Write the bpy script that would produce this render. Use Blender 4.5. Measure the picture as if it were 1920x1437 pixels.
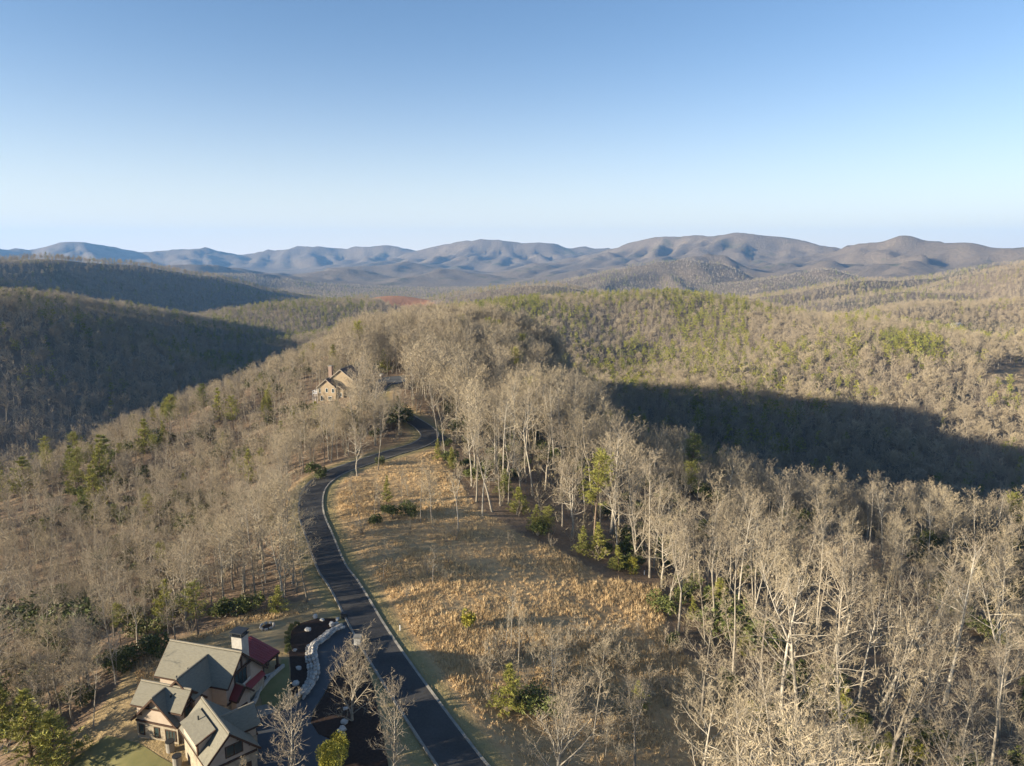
import bpy, bmesh, math, random
import numpy as np
from mathutils import Vector, Matrix
from mathutils.geometry import delaunay_2d_cdt

# ------------------------------------------------------------------ scene, camera, sky, sun, exposure
SC = bpy.context.scene
for _o in list(bpy.data.objects):
    bpy.data.objects.remove(_o)
COL = SC.collection
EYE = 60.0
PITCH = math.radians(10.0)
FOCAL = 1331.0            # in pixels of a 1920 px wide picture
cam_d = bpy.data.cameras.new('camera')
cam = bpy.data.objects.new('camera', cam_d)
COL.objects.link(cam)
cam.location = (0, 0, EYE)
cam.rotation_euler = (math.pi / 2 - PITCH, 0, 0)
cam_d.sensor_width = 36.0
cam_d.lens = 36.0 * FOCAL / 1920.0
cam_d.clip_start = 0.5
cam_d.clip_end = 90000.0
SC.camera = cam

SUN_EL = math.radians(14.2)
SUN_AZ = math.radians(-111.0)          # from +Y (the way the camera looks), clockwise positive
sun_vec = Vector((math.sin(SUN_AZ) * math.cos(SUN_EL), math.cos(SUN_AZ) * math.cos(SUN_EL), math.sin(SUN_EL)))
world = bpy.data.worlds.new('World')
SC.world = world
world.use_nodes = True
wn = world.node_tree.nodes
wl = world.node_tree.links
bg = wn['Background']
sky = wn.new('ShaderNodeTexSky')
sky.sky_type = 'NISHITA'
sky.sun_disc = False
sky.sun_elevation = SUN_EL
sky.sun_rotation = SUN_AZ
sky.altitude = 1500.0
sky.air_density = 1.0
sky.dust_density = 1.2
sky.ozone_density = 1.7
_tint = wn.new('ShaderNodeMix'); _tint.data_type = 'RGBA'; _tint.blend_type = 'MULTIPLY'
_tint.inputs[0].default_value = 1.0
_tint.inputs[7].default_value = (0.86, 0.96, 1.05, 1)      # the camera's cool white balance
wl.new(sky.outputs[0], _tint.inputs[6]); 
# the pale band of thick air that lies along the whole horizon
_tc = wn.new('ShaderNodeTexCoord'); _sx = wn.new('ShaderNodeSeparateXYZ'); wl.new(_tc.outputs['Generated'], _sx.inputs[0])
_mr = wn.new('ShaderNodeMapRange'); _mr.interpolation_type = 'LINEAR'
for _k, _v in ((1, 0.0), (2, 0.42), (3, 1.0), (4, 0.0)):
    _mr.inputs[_k].default_value = _v
wl.new(_sx.outputs[2], _mr.inputs[0])
_band = wn.new('ShaderNodeMix'); _band.data_type = 'RGBA'
_pw = wn.new('ShaderNodeMath'); _pw.operation = 'POWER'; _pw.inputs[1].default_value = 3.6; wl.new(_mr.outputs[0], _pw.inputs[0])
wl.new(_pw.outputs[0], _band.inputs[0]); wl.new(_tint.outputs[2], _band.inputs[6])
_band.inputs[7].default_value = (6.7, 6.1, 5.3, 1)
wl.new(_band.outputs[2], bg.inputs[0])
bg.inputs[1].default_value = 0.068
sun_d = bpy.data.lights.new('sun', 'SUN')
sun_d.energy = 5.0
sun_d.angle = math.radians(0.5)
sun_d.color = (1.0, 0.88, 0.68)
sun = bpy.data.objects.new('sun', sun_d)
COL.objects.link(sun)
sun.rotation_euler = sun_vec.to_track_quat('Z', 'Y').to_euler()
sun.location = (-200, -50, 200)
SC.view_settings.view_transform = 'Standard'
SC.view_settings.look = 'None'
SC.view_settings.gamma = 1.0
SC.view_settings.use_curve_mapping = False
SC.view_settings.exposure = 1.46
SC.cycles.max_bounces = 3
SC.cycles.diffuse_bounces = 2
SC.cycles.glossy_bounces = 1
SC.cycles.transmission_bounces = 2
SC.cycles.volume_bounces = 0
SC.cycles.transparent_max_bounces = 4
SC.cycles.sample_clamp_indirect = 4.0

rng = np.random.default_rng(7)
random.seed(11)

# ------------------------------------------------------------------ small helpers
CP, SP = math.cos(PITCH), math.sin(PITCH)

def ray(u, v):
    x = (u - 960.0) / FOCAL
    y = -(v - 718.5) / FOCAL
    return np.array([x, CP + y * SP, -SP + y * CP])

def at_z(u, v, z):
    d = ray(u, v)
    return np.array([0, 0, EYE]) + d * ((z - EYE) / d[2])

def at_dist(u, v, dist):
    d = ray(u, v)
    return np.array([0, 0, EYE]) + d * (dist / math.hypot(d[0], d[1]))

def project(P):
    P = np.atleast_2d(P)
    f = P[:, 1] * CP - (P[:, 2] - EYE) * SP
    up = P[:, 1] * SP + (P[:, 2] - EYE) * CP
    f = np.where(f > 0.1, f, 0.1)
    return 960 + P[:, 0] / f * FOCAL, 718.5 - up / f * FOCAL

def smooth(a, b, x):
    t = np.clip((x - a) / (b - a), 0, 1)
    return t * t * (3 - 2 * t)

def _hash(ix, iy, seed):
    h = (ix.astype(np.int64) * 374761393 + iy.astype(np.int64) * 668265263 + seed * 1442695041) & 0xFFFFFFFF
    h = ((h ^ (h >> 13)) * 1274126177) & 0xFFFFFFFF
    h = h ^ (h >> 16)
    return (h & 0xFFFF) / 65535.0

def vnoise(x, y, seed=0):
    ix, iy = np.floor(x), np.floor(y)
    fx, fy = x - ix, y - iy
    fx = fx * fx * fx * (fx * (fx * 6 - 15) + 10)
    fy = fy * fy * fy * (fy * (fy * 6 - 15) + 10)
    a = _hash(ix, iy, seed); b = _hash(ix + 1, iy, seed)
    c = _hash(ix, iy + 1, seed); d = _hash(ix + 1, iy + 1, seed)
    return (a + (b - a) * fx) * (1 - fy) + (c + (d - c) * fx) * fy

def fbm(x, y, seed=0, octv=4):
    s = 0.0; amp = 0.5; tot = 0.0
    for k in range(octv):
        s = s + amp * vnoise(x, y, seed + k * 17)
        tot += amp
        x = x * 2.03 + 13.1; y = y * 2.03 - 7.7; amp *= 0.5
    return s / tot

def in_poly(px, py, poly):
    px = np.asarray(px, float); py = np.asarray(py, float)
    inside = np.zeros(px.shape, bool)
    n = len(poly)
    for i in range(n):
        x0, y0 = poly[i]; x1, y1 = poly[(i + 1) % n]
        if y0 == y1:
            continue
        c = ((y0 > py) != (y1 > py)) & (px < (x1 - x0) * (py - y0) / (y1 - y0) + x0)
        inside ^= c
    return inside

def seg_dist(x, y, pts):
    """distance to a 2D polyline, with the parameter (index + fraction) of the nearest point"""
    best = np.full(x.shape, 1e18); par = np.zeros(x.shape)
    for i in range(len(pts) - 1):
        ax, ay = pts[i][:2]; bx, by = pts[i + 1][:2]
        dx, dy = bx - ax, by - ay
        L = dx * dx + dy * dy + 1e-9
        t = np.clip(((x - ax) * dx + (y - ay) * dy) / L, 0, 1)
        d = (x - ax - t * dx) ** 2 + (y - ay - t * dy) ** 2
        m = d < best
        best = np.where(m, d, best); par = np.where(m, i + t, par)
    return np.sqrt(best), par

def catmull(pts, n=8):
    pts = [np.array(p, float) for p in pts]
    P = [2 * pts[0] - pts[1]] + pts + [2 * pts[-1] - pts[-2]]
    out = []
    for i in range(1, len(P) - 2):
        for k in range(n):
            t = k / n
            out.append(0.5 * ((2 * P[i]) + (-P[i - 1] + P[i + 1]) * t + (2 * P[i - 1] - 5 * P[i] + 4 * P[i + 1] - P[i + 2]) * t * t
                              + (-P[i - 1] + 3 * P[i] - 3 * P[i + 1] + P[i + 2]) * t ** 3))
    out.append(P[-2])
    return np.array(out)

# ------------------------------------------------------------------ terrain: the near ridge from ground points
ROAD_UVZ = [(905, 1480, 0), (868, 1437, 0), (802, 1345, 0), (741, 1256, 0), (692, 1180, 0.2), (648, 1100, 1.2), (622, 1063, 2.0), (601, 1010, 3.2),
            (583, 958, 4.6), (590, 916, 5.6), (622, 889, 6.2), (668, 871, 6.6), (732, 850, 7.0), (785, 834, 7.2), (806, 818, 7.5), (796, 803, 8.0),
            (775, 789, 8.8), (752, 776, 9.8), (722, 765, 11.0), (702, 748, 12.0), (710, 728, 12.6), (728, 716, 13.0)]
GROUND_UVZ = [(960, 1437, -1.2), (1100, 1400, -3.2), (1000, 1250, -2.0), (800, 1100, 1.2), (760, 950, 4.2), (860, 1000, 2.2), (850, 870, 5.2), (1000, 1000, 0.0),
              (1100, 1100, -2.8), (1220, 1085, -4.8), (1300, 1300, -6.0), (1500, 1250, -9.0), (1800, 1300, -13.0), (1700, 1437, -11), (1400, 1000, -10),
              (1920, 1437, -14), (1900, 1100, -17), (1600, 1050, -13), (1100, 950, -2), (950, 900, 3.5), (1250, 900, -8),
              (610, 752, 9.5), (660, 735, 11.5), (700, 700, 13), (560, 800, 5), (480, 830, 0), (520, 960, 2.0), (430, 1060, -1.0),
              (300, 1050, -5), (100, 1000, -11), (0, 1200, -8), (0, 1437, -5), (250, 1180, -0.6), (330, 1165, 0.4), (440, 1140, 0.6), (560, 1130, 0.6),
              (120, 1300, -3.0), (230, 1330, 0.2), (265, 1390, 0.9), (350, 1425, 0.8), (300, 1437, 0.7), (180, 1437, -0.6),
              (480, 1185, 1.0), (540, 1200, 1.2), (555, 1250, 1.0), (610, 1165, 0.9), (470, 1345, 0.1), (600, 1300, 0.0), (630, 1380, 0.0), (640, 1220, 0.0),
              (720, 1330, 0.0), (760, 1437, -0.2), (620, 1437, -0.2), (500, 1437, 0.0)]
# (u, v of the canopy's edge, distance, height of the ground there)
RIM = [(0, 820, 270, -13.5), (120, 790, 280, -11.5), (240, 740, 300, -7.5), (480, 660, 340, 3), (640, 600, 375, 11), (760, 600, 385, 11), (860, 600, 385, 9.5), (950, 605, 370, 7),
       (1040, 635, 345, -1), (1130, 690, 300, -13), (1250, 800, 225, -11.5), (1420, 840, 200, -11), (1600, 870, 190, -11), (1760, 900, 200, -14), (1920, 893, 225, -16.5)]
AZ_Z = [(-60, 120, -16), (-60, 300, -60), (-48, 200, -16), (60, 120, -26), (60, 300, -60), (48, 250, -28), (180, 120, -14), (180, 400, -40), (-120, 150, -16), (120, 150, -24),
        (-36, 335, -50), (-28, 365, -46), (-20, 430, -40), (-14, 450, -12), (-8, 455, 4), (-2, 450, 4), (3, 430, -4), (-9, 545, -6), (-3, 540, -6), (2, 520, -22), (-6, 660, -26), (-2, 650, -28), (6, 600, -62), (7, 400, -46), (7, 500, -64), (13, 285, -40), (13, 350, -62), (13, 450, -74),  # the ridge's unseen back is extended here so its shade reaches the valley
        (20, 275, -44), (20, 340, -68), (27, 250, -43), (27, 310, -72), (36, 285, -52), (36, 345, -80), (20, 440, -84), (28, 420, -92), (36, 450, -96), (24, 600, -84), (33, 600, -92), (14, 620, -78),
        (-40, 560, -104), (-28, 600, -102), (-15, 650, -72), (44, 520, -76), (-55, 560, -104), (-75, 500, -90), (60, 560, -80), (90, 500, -80),
        (-36, 800, -112), (-20, 850, -100), (0, 850, -75), (20, 800, -70), (38, 800, -70), (150, 700, -60), (-150, 700, -60), (-110, 700, -80), (110, 700, -80), (180, 800, -60),
        (0, 30, -1.5), (-30, 55, -1), (30, 55, -3), (90, 60, -10), (-90, 60, -5)]
ctrl = [at_z(*p) for p in ROAD_UVZ[1::2]] + [at_z(*p) for p in GROUND_UVZ]
for u, v, d, z in RIM:
    p = at_dist(u, v, d); ctrl.append(np.array([p[0], p[1], z]))
for a, d, z in AZ_Z:
    ctrl.append(np.array([d * math.sin(math.radians(a)), d * math.cos(math.radians(a)), z]))
ctrl = np.array(ctrl)

def _tps(r2):
    return np.where(r2 > 1e-9, 0.5 * r2 * np.log(np.maximum(r2, 1e-9)), 0.0)

_n = len(ctrl)
_S = 100.0
_c = ctrl[:, :2] / _S
_K = _tps(((_c[:, None, :] - _c[None, :, :]) ** 2).sum(-1)) + np.eye(_n) * 0.004
_P = np.c_[np.ones(_n), _c]
_A = np.block([[_K, _P], [_P.T, np.zeros((3, 3))]])
_w = np.linalg.solve(_A, np.r_[ctrl[:, 2], np.zeros(3)])

def near_z(x, y):
    sh = x.shape
    q = np.c_[x.ravel(), y.ravel()] / _S
    out = np.empty(len(q))
    for i in range(0, len(q), 20000):
        b = q[i:i + 20000]
        k = _tps(((b[:, None, :] - _c[None, :, :]) ** 2).sum(-1))
        out[i:i + 20000] = k @ _w[:_n] + _w[_n] + b @ _w[_n + 1:]
    return out.reshape(sh)

road_ctr = catmull([at_z(*p) for p in ROAD_UVZ], 10)
_rz = road_ctr[:, 2].copy()
for _ in range(30):
    _rz[1:-1] = 0.25 * _rz[:-2] + 0.5 * _rz[1:-1] + 0.25 * _rz[2:]
road_ctr[:, 2] = _rz

# ------------------------------------------------------------------ terrain: hills and mountains from their crest lines
# every crest: ([(u, v, distance), ...], foot width, height of the trees on it)
CRESTS = [
    # left, shaded flanks that face right
    ([(-500, 490, 520), (-200, 510, 700), (0, 530, 940), (100, 540, 1060), (230, 566, 1220), (330, 592, 1380), (385, 622, 1480)], 215, 20),
    ([(20, 534, 1650), (150, 541, 1800), (280, 560, 2050), (330, 575, 2150)], 200, 18),
    ([(-500, 470, 1300), (-150, 474, 1700), (0, 472, 1950), (70, 470, 2050), (150, 479, 2150), (300, 492, 2500), (400, 506, 2750), (500, 524, 3000), (640, 545, 3300), (720, 556, 3500)], 290, 20),
    ([(-300, 455, 2700), (-60, 466, 3000), (60, 460, 3500), (110, 470, 3700), (200, 482, 4000)], 600, 16),
    # lit woods in the middle distance
    ([(285, 545, 2350), (340, 536, 2350), (430, 546, 2300), (520, 556, 2200)], 260, 18),
    ([(430, 585, 1500), (500, 568, 1560), (640, 556, 1620), (700, 562, 1600), (760, 585, 1560), (820, 600, 1500)], 260, 20),
    ([(690, 560, 2000), (750, 553, 2050), (810, 563, 2050)], 150, 6),
    ([(820, 580, 1000), (900, 562, 1080), (1050, 548, 1180), (1180, 540, 1220), (1260, 540, 1240), (1340, 551, 1220), (1450, 574, 1120), (1600, 588, 1020), (1700, 625, 880), (1800, 690, 720)], 300, 17),
    ([(840, 555, 2000), (920, 534, 2050), (1000, 526, 2100), (1050, 533, 2150), (1110, 548, 2200)], 220, 15),
    ([(1480, 585, 1900), (1560, 560, 2050), (1680, 540, 2250), (1760, 543, 2300), (1820, 555, 2300)], 230, 15),
    ([(1540, 620, 1300), (1640, 590, 1420), (1730, 566, 1550), (1830, 566, 1600), (1950, 556, 1600), (2200, 530, 1500)], 220, 15),
    ([(1780, 650, 1000), (1920, 625, 1050), (2200, 600, 1000)], 190, 15),
    ([(1690, 555, 2900), (1800, 526, 2800), (1920, 490, 2600), (2100, 465, 2500), (2500, 460, 2300)], 330, 15),
    ([(1620, 535, 3900), (1720, 515, 3900), (1800, 500, 3800), (1920, 466, 3800), (2200, 440, 3700)], 520, 14),
    # mid mountains
    ([(1030, 528, 3400), (1120, 496, 3750), (1200, 472, 4050), (1260, 464, 4200), (1310, 470, 4300), (1390, 500, 4350), (1450, 545, 4300)], 360, 12),
    ([(1260, 470, 5000), (1335, 458, 5200), (1400, 480, 5200), (1440, 497, 5100)], 340, 10),
    ([(1380, 518, 3700), (1450, 500, 3950), (1530, 482, 4250), (1585, 495, 4250), (1650, 523, 4100)], 320, 10),
    ([(680, 545, 4700), (760, 516, 5200), (830, 490, 5700), (880, 496, 5700), (940, 522, 5500)], 370, 8),
    ([(560, 510, 6000), (650, 490, 6500), (740, 480, 6900), (810, 487, 7000), (870, 500, 7000)], 480, 8),
    ([(380, 497, 4200), (470, 495, 4700), (560, 503, 5000), (640, 525, 5100)], 360, 10),
    ([(150, 500, 5200), (300, 482, 5600), (420, 483, 5900), (480, 495, 6000)], 420, 8),
    ([(540, 514, 5300), (600, 494, 5600), (640, 490, 5700), (690, 500, 5700), (740, 517, 5600)], 330, 6),
    ([(950, 503, 6500), (1010, 484, 6800), (1045, 478, 7000), (1085, 487, 7000), (1130, 502, 6800)], 360, 4),
    ([(990, 514, 5200), (1060, 495, 5500), (1110, 480, 5700), (1150, 480, 5800), (1200, 497, 5700)], 330, 6),
    ([(1550, 505, 5600), (1620, 488, 5700), (1680, 492, 5700), (1740, 483, 5600), (1800, 490, 5500)], 320, 6),
    # skyline
    ([(-500, 470, 8500), (-250, 455, 9500), (0, 460, 10500), (60, 461, 10600), (100, 453, 10600), (150, 447, 10600), (200, 456, 10600), (255, 466, 10700), (320, 461, 10800), (385, 460, 10800), (450, 470, 10900),
      (520, 463, 10900), (575, 458, 10800), (640, 463, 10800), (690, 458, 10700), (745, 458, 10600), (800, 467, 10500)], 700, 0),
    ([(770, 470, 9700), (810, 461, 9700), (855, 452, 9600), (890, 449, 9500), (925, 446, 9500), (975, 453, 9500), (1020, 452, 9500), (1060, 461, 9600), (1110, 457, 9700), (1160, 462, 9800)], 650, 0),
    ([(1080, 468, 8200), (1160, 456, 8000), (1210, 444, 7900), (1300, 435, 7800), (1340, 436, 7700), (1385, 430, 7600), (1460, 440, 7600), (1520, 450, 7600), (1580, 458, 7500)], 700, 0),
    ([(1520, 466, 6900), (1590, 452, 6800), (1650, 444, 6700), (1695, 434, 6600), (1740, 440, 6600), (1800, 440, 6500), (1850, 447, 6500), (1920, 446, 6400), (2100, 440, 6200), (2500, 430, 6000)], 720, 4),
]
BASE_FAR = -95.0
crest3 = []
for pts, wid, th in CRESTS:
    P3 = np.array([at_dist(*p) for p in pts]); P3[:, 2] -= th
    C = catmull(P3, 5 if len(pts) < 12 else 3)
    crest3.append((C, wid, wid >= 640 or (len(crest3) >= 14 and wid >= 300)))
# spurs that come down from the high crests
_sr = random.Random(5)
for ci in list(range(12, len(CRESTS))):
    C, wid, _ = crest3[ci]
    step = 1 if wid > 600 else 3
    for i in range(1, len(C) - 1, step):
        top = C[i]
        if top[2] < 20:
            continue
        d = math.hypot(top[0], top[1]); az = math.atan2(top[0], top[1])
        ln = wid * _sr.uniform(1.5, 3.2)
        a2 = az + _sr.uniform(-0.8, 0.3) * ln / d
        hz = top[2] - (top[2] - BASE_FAR) * 0.72
        P3 = []
        for k in range(4):
            t = k / 3
            dd = d - ln * t; aa = az + (a2 - az) * t
            P3.append([dd * math.sin(aa), dd * math.cos(aa), top[2] * 0.97 + (hz - top[2]) * (t ** 0.8) - 6])
        crest3.append((catmull(P3, 2), wid * 0.36, True))

def far_z(x, y):
    r = np.hypot(x, y)
    base = BASE_FAR + 25 * smooth(4500, 9000, r) - 40 * smooth(2300, 3300, r) + 22 * (fbm(x / 420, y / 420, 3, 4) - 0.5)
    wx = x + 60 * (fbm(x / 260, y / 260, 31, 3) - 0.5)
    wy = y + 60 * (fbm(x / 260, y / 260, 47, 3) - 0.5)
    h = np.zeros_like(x)
    for C, wid, sharp in crest3:
        cx, cy = C[:, 0], C[:, 1]
        m = (x > cx.min() - 2.6 * wid) & (x < cx.max() + 2.6 * wid) & (y > cy.min() - 2.6 * wid) & (y < cy.max() + 2.6 * wid)
        if not m.any():
            continue
        k = min(1.0, wid / 300.0)
        X = x[m] + (wx[m] - x[m]) * k; Y = y[m] + (wy[m] - y[m]) * k
        gn = 0.34 * (fbm(X / (wid * 0.5), Y / (wid * 0.5), 61, 3) - 0.5)
        hh = np.zeros(X.shape)
        for i in range(len(C) - 1):
            ax, ay, az_ = C[i]; dx, dy, dz = C[i + 1] - C[i]
            t = np.clip(((X - ax) * dx + (Y - ay) * dy) / (dx * dx + dy * dy + 1e-9), 0, 1)
            q = np.hypot(X - ax - t * dx, Y - ay - t * dy) / wid
            prof = (0.66 * np.exp(-q * q * 1.7) + 0.34 / (1 + 1.2 * q * q) ** 2) if not sharp else np.exp(-1.25 * (np.sqrt(q * q + 0.05) - 0.2236))
            hh = np.maximum(hh, np.maximum(az_ + t * dz - BASE_FAR, 0) * prof * (1 + gn * np.minimum(q * 1.8, 1.2)))
        p = 16.0
        a = np.maximum(h[m], 1e-3); b = np.maximum(hh, 1e-3)
        mx = np.maximum(a, b)
        h[m] = mx * ((a / mx) ** p + (b / mx) ** p) ** (1 / p)
    # drainages and side ridges of the high country
    k = smooth(2600, 5200, r)
    if (k > 0).any():
        n = 1 - np.abs(2 * fbm(wx / 640 + 0.25 * fbm(x / 900, y / 900, 5, 2), wy / 900, 91, 3) - 1) ** 0.8
        n2 = 1 - np.abs(2 * fbm(wx / 230, wy / 260, 131, 3) - 1) ** 0.8
        n = 0.72 * n + 0.28 * n2
        h = h * (1 - k * 0.78 * (1 - n) * np.clip(1 - h / (h + 60) * 0.2, 0, 1) * np.clip(2.2 - h / 190.0, 0.25, 1))
    return base + h

def ground_z(x, y):
    x = np.asarray(x, float); y = np.asarray(y, float)
    r = np.hypot(x, y)
    z = np.zeros_like(x)
    w = smooth(520, 880, r)
    m = w < 1
    if m.any():
        z[m] = near_z(x[m], y[m]) * (1 - w[m])
        z[m] += (1 - w[m]) * 1.2 * (fbm(x[m] / 22, y[m] / 22, 9, 3) - 0.5) * smooth(90, 180, r[m])
    m = w > 0
    if m.any():
        z[m] += far_z(x[m], y[m]) * w[m]
    # the road bench
    m = (r < 420) & (y > -20)
    if m.any():
        d, par = seg_dist(x[m], y[m], road_ctr)
        i = np.minimum(par.astype(int), len(road_ctr) - 2)
        rz = road_ctr[i, 2] + (road_ctr[i + 1, 2] - road_ctr[i, 2]) * (par - i)
        k = 1 - smooth(3.4, 10.0, d)
        z[m] = z[m] * (1 - k) + (rz - 0.10) * k
        z[m] -= 0.22 * (1 - smooth(2.4, 3.3, d))
    return z

def gz(x, y):
    return float(ground_z(np.array([x]), np.array([y]))[0])

def on_ground(u, v):
    """where the sight line through a picture point meets the ground"""
    d = ray(u, v)
    ts = np.concatenate([np.arange(40, 500, 1.0), np.arange(500, 9000, 10.0)])
    P = np.array([0, 0, EYE]) + ts[:, None] * d
    g = ground_z(P[:, 0], P[:, 1])
    k = np.argmax(P[:, 2] < g)
    if k == 0:
        return P[-1]
    a, b = ts[k - 1], ts[k]
    for _ in range(14):
        t = 0.5 * (a + b); p = np.array([0, 0, EYE]) + d * t
        if p[2] < gz(p[0], p[1]):
            b = t
        else:
            a = t
    p = np.array([0, 0, EYE]) + d * b
    p[2] = gz(p[0], p[1])
    return p

# ------------------------------------------------------------------ materials
def new_mat(name):
    m = bpy.data.materials.new(name); m.use_nodes = True
    nt = m.node_tree
    b = nt.nodes['Principled BSDF']
    b.inputs['Roughness'].default_value = 0.9
    b.inputs['Specular IOR Level'].default_value = 0.2
    return m, nt, b

def N(nt, typ, **kw):
    n = nt.nodes.new(typ)
    for k, v in kw.items():
        setattr(n, k, v)
    return n

def ramp(nt, fac, stops):
    r = N(nt, 'ShaderNodeValToRGB')
    el = r.color_ramp.elements
    while len(el) < len(stops):
        el.new(0.5)
    for e, (p, c) in zip(el, stops):
        e.position = p; e.color = (*c, 1)
    nt.links.new(fac, r.inputs[0])
    return r.outputs[0]

def noise(nt, scale, detail=4, rough=0.6, coord='Object', stretch=None, dist=0.0):
    tc = N(nt, 'ShaderNodeTexCoord')
    vec = tc.outputs[coord]
    if stretch:
        mp = N(nt, 'ShaderNodeMapping'); mp.inputs['Scale'].default_value = stretch
        nt.links.new(vec, mp.inputs[0]); vec = mp.outputs[0]
    n = N(nt, 'ShaderNodeTexNoise')
    n.inputs['Scale'].default_value = scale; n.inputs['Detail'].default_value = detail
    n.inputs['Roughness'].default_value = rough; n.inputs['Distortion'].default_value = dist
    nt.links.new(vec, n.inputs['Vector'])
    return n.outputs['Fac']

def mix(nt, fac, a, b, mode='MIX'):
    m = N(nt, 'ShaderNodeMix', data_type='RGBA', blend_type=mode)
    for sock, v in ((m.inputs[0], fac), (m.inputs[6], a), (m.inputs[7], b)):
        if isinstance(v, (int, float)):
            sock.default_value = v
        elif isinstance(v, tuple):
            sock.default_value = (*v, 1)
        else:
            nt.links.new(v, sock)
    return m.outputs[2]

def bump(nt, b, h, strength=0.5, dist=0.1):
    n = N(nt, 'ShaderNodeBump'); n.inputs['Strength'].default_value = strength; n.inputs['Distance'].default_value = dist
    nt.links.new(h, n.inputs['Height']); nt.links.new(n.outputs[0], b.inputs['Normal'])

def plain(name, c1, c2=None, scale=3.0, rough=0.85, bmp=0.0, bdist=0.02, metal=0.0, stretch=None, spec=0.2):
    m, nt, b = new_mat(name)
    b.inputs['Roughness'].default_value = rough; b.inputs['Metallic'].default_value = metal
    b.inputs['Specular IOR Level'].default_value = spec
    if c2 is None:
        c2 = tuple(c * 0.75 for c in c1)
    f = noise(nt, scale, 5, 0.65, stretch=stretch)
    nt.links.new(ramp(nt, f, [(0.3, c2), (0.7, c1)]), b.inputs['Base Color'])
    if bmp:
        bump(nt, b, f, bmp, bdist)
    return m

def rand_tint(name, c1, c2, rough=0.9, detail_scale=None, c3=None):
    """one colour per object, between c1 and c2 (and c3), with a little grain"""
    m, nt, b = new_mat(name)
    b.inputs['Roughness'].default_value = rough
    oi = N(nt, 'ShaderNodeObjectInfo')
    st = [(0.0, c1), (1.0, c2)] if c3 is None else [(0.0, c1), (0.6, c2), (1.0, c3)]
    col = ramp(nt, oi.outputs['Random'], st)
    if detail_scale:
        f = noise(nt, detail_scale, 3, 0.6)
        col = mix(nt, 1.0, col, ramp(nt, f, [(0.3, (0.62, 0.62, 0.62)), (0.7, (1.2, 1.2, 1.2))]), 'MULTIPLY')
    nt.links.new(col, b.inputs['Base Color'])
    return m

M = {}
M['bark'] = rand_tint('bark', (0.29, 0.25, 0.195), (0.38, 0.335, 0.265), 0.9, 1.5, (0.20, 0.17, 0.13))
M['pale_bark'] = rand_tint('pale_bark', (0.38, 0.335, 0.265), (0.47, 0.42, 0.34), 0.9, 1.5)
M['twig'] = rand_tint('twig', (0.40, 0.325, 0.21), (0.30, 0.245, 0.175), 0.9, None, (0.45, 0.37, 0.25))
M['pine_bark'] = rand_tint('pine_bark', (0.17, 0.12, 0.085), (0.23, 0.17, 0.12), 0.9, 2.0)
M['needles'] = rand_tint('needles', (0.26, 0.255, 0.055), (0.34, 0.32, 0.075), 0.7, 0.6, (0.18, 0.20, 0.055))
M['needles_gold'] = rand_tint('needles_gold', (0.28, 0.26, 0.04), (0.33, 0.29, 0.045), 0.7, 0.6)
M['laurel'] = rand_tint('laurel', (0.085, 0.105, 0.03), (0.14, 0.15, 0.045), 0.5, 0.8)
M['brush'] = rand_tint('brush', (0.33, 0.275, 0.165), (0.40, 0.32, 0.205), 0.9)
M['straw'] = rand_tint('straw', (0.62, 0.435, 0.22), (0.68, 0.51, 0.29), 0.85, None, (0.53, 0.35, 0.165))
def asphalt_material():
    m, nt, b = new_mat('asphalt'); b.inputs['Roughness'].default_value = 0.85
    big = noise(nt, 0.16, 4, 0.6); fine = noise(nt, 3.0, 4, 0.7); crack = noise(nt, 0.5, 8, 0.8, dist=2.5)
    c = mix(nt, ramp(nt, big, [(0.35, (0, 0, 0)), (0.65, (1, 1, 1))]), (0.042, 0.040, 0.038), (0.072, 0.068, 0.064))
    c = mix(nt, 0.35, c, ramp(nt, fine, [(0.3, (0.04, 0.038, 0.036)), (0.7, (0.105, 0.098, 0.09))]))
    c = mix(nt, ramp(nt, crack, [(0.492, (0, 0, 0)), (0.5, (0.8, 0.8, 0.8)), (0.508, (0, 0, 0))]), c, (0.02, 0.02, 0.02))
    nt.links.new(c, b.inputs['Base Color'])
    return m
M['asphalt'] = asphalt_material()
M['drive'] = plain('driveway_asphalt', (0.085, 0.090, 0.096), (0.068, 0.072, 0.078), 0.5, 0.85)
M['concrete'] = plain('concrete', (0.30, 0.275, 0.235), (0.20, 0.185, 0.155), 0.8, 0.9)
M['mulch'] = plain('mulch', (0.055, 0.034, 0.024), (0.028, 0.017, 0.012), 2.5, 0.95, 0.6, 0.1)
M['lawn'] = plain('lawn', (0.23, 0.20, 0.085), (0.15, 0.145, 0.055), 0.35, 0.95, 0.3, 0.08)
M['dry_lawn'] = plain('dry_lawn', (0.40, 0.30, 0.16), (0.30, 0.22, 0.115), 0.5, 0.95, 0.3, 0.08)
M['stone'] = rand_tint('stone', (0.36, 0.33, 0.29), (0.52, 0.48, 0.42), 0.9, 3.0, (0.28, 0.255, 0.22))
M['white_stone'] = plain('white_stone', (0.52, 0.50, 0.46), (0.34, 0.32, 0.29), 3.0, 0.8, 0.5, 0.05)

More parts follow.
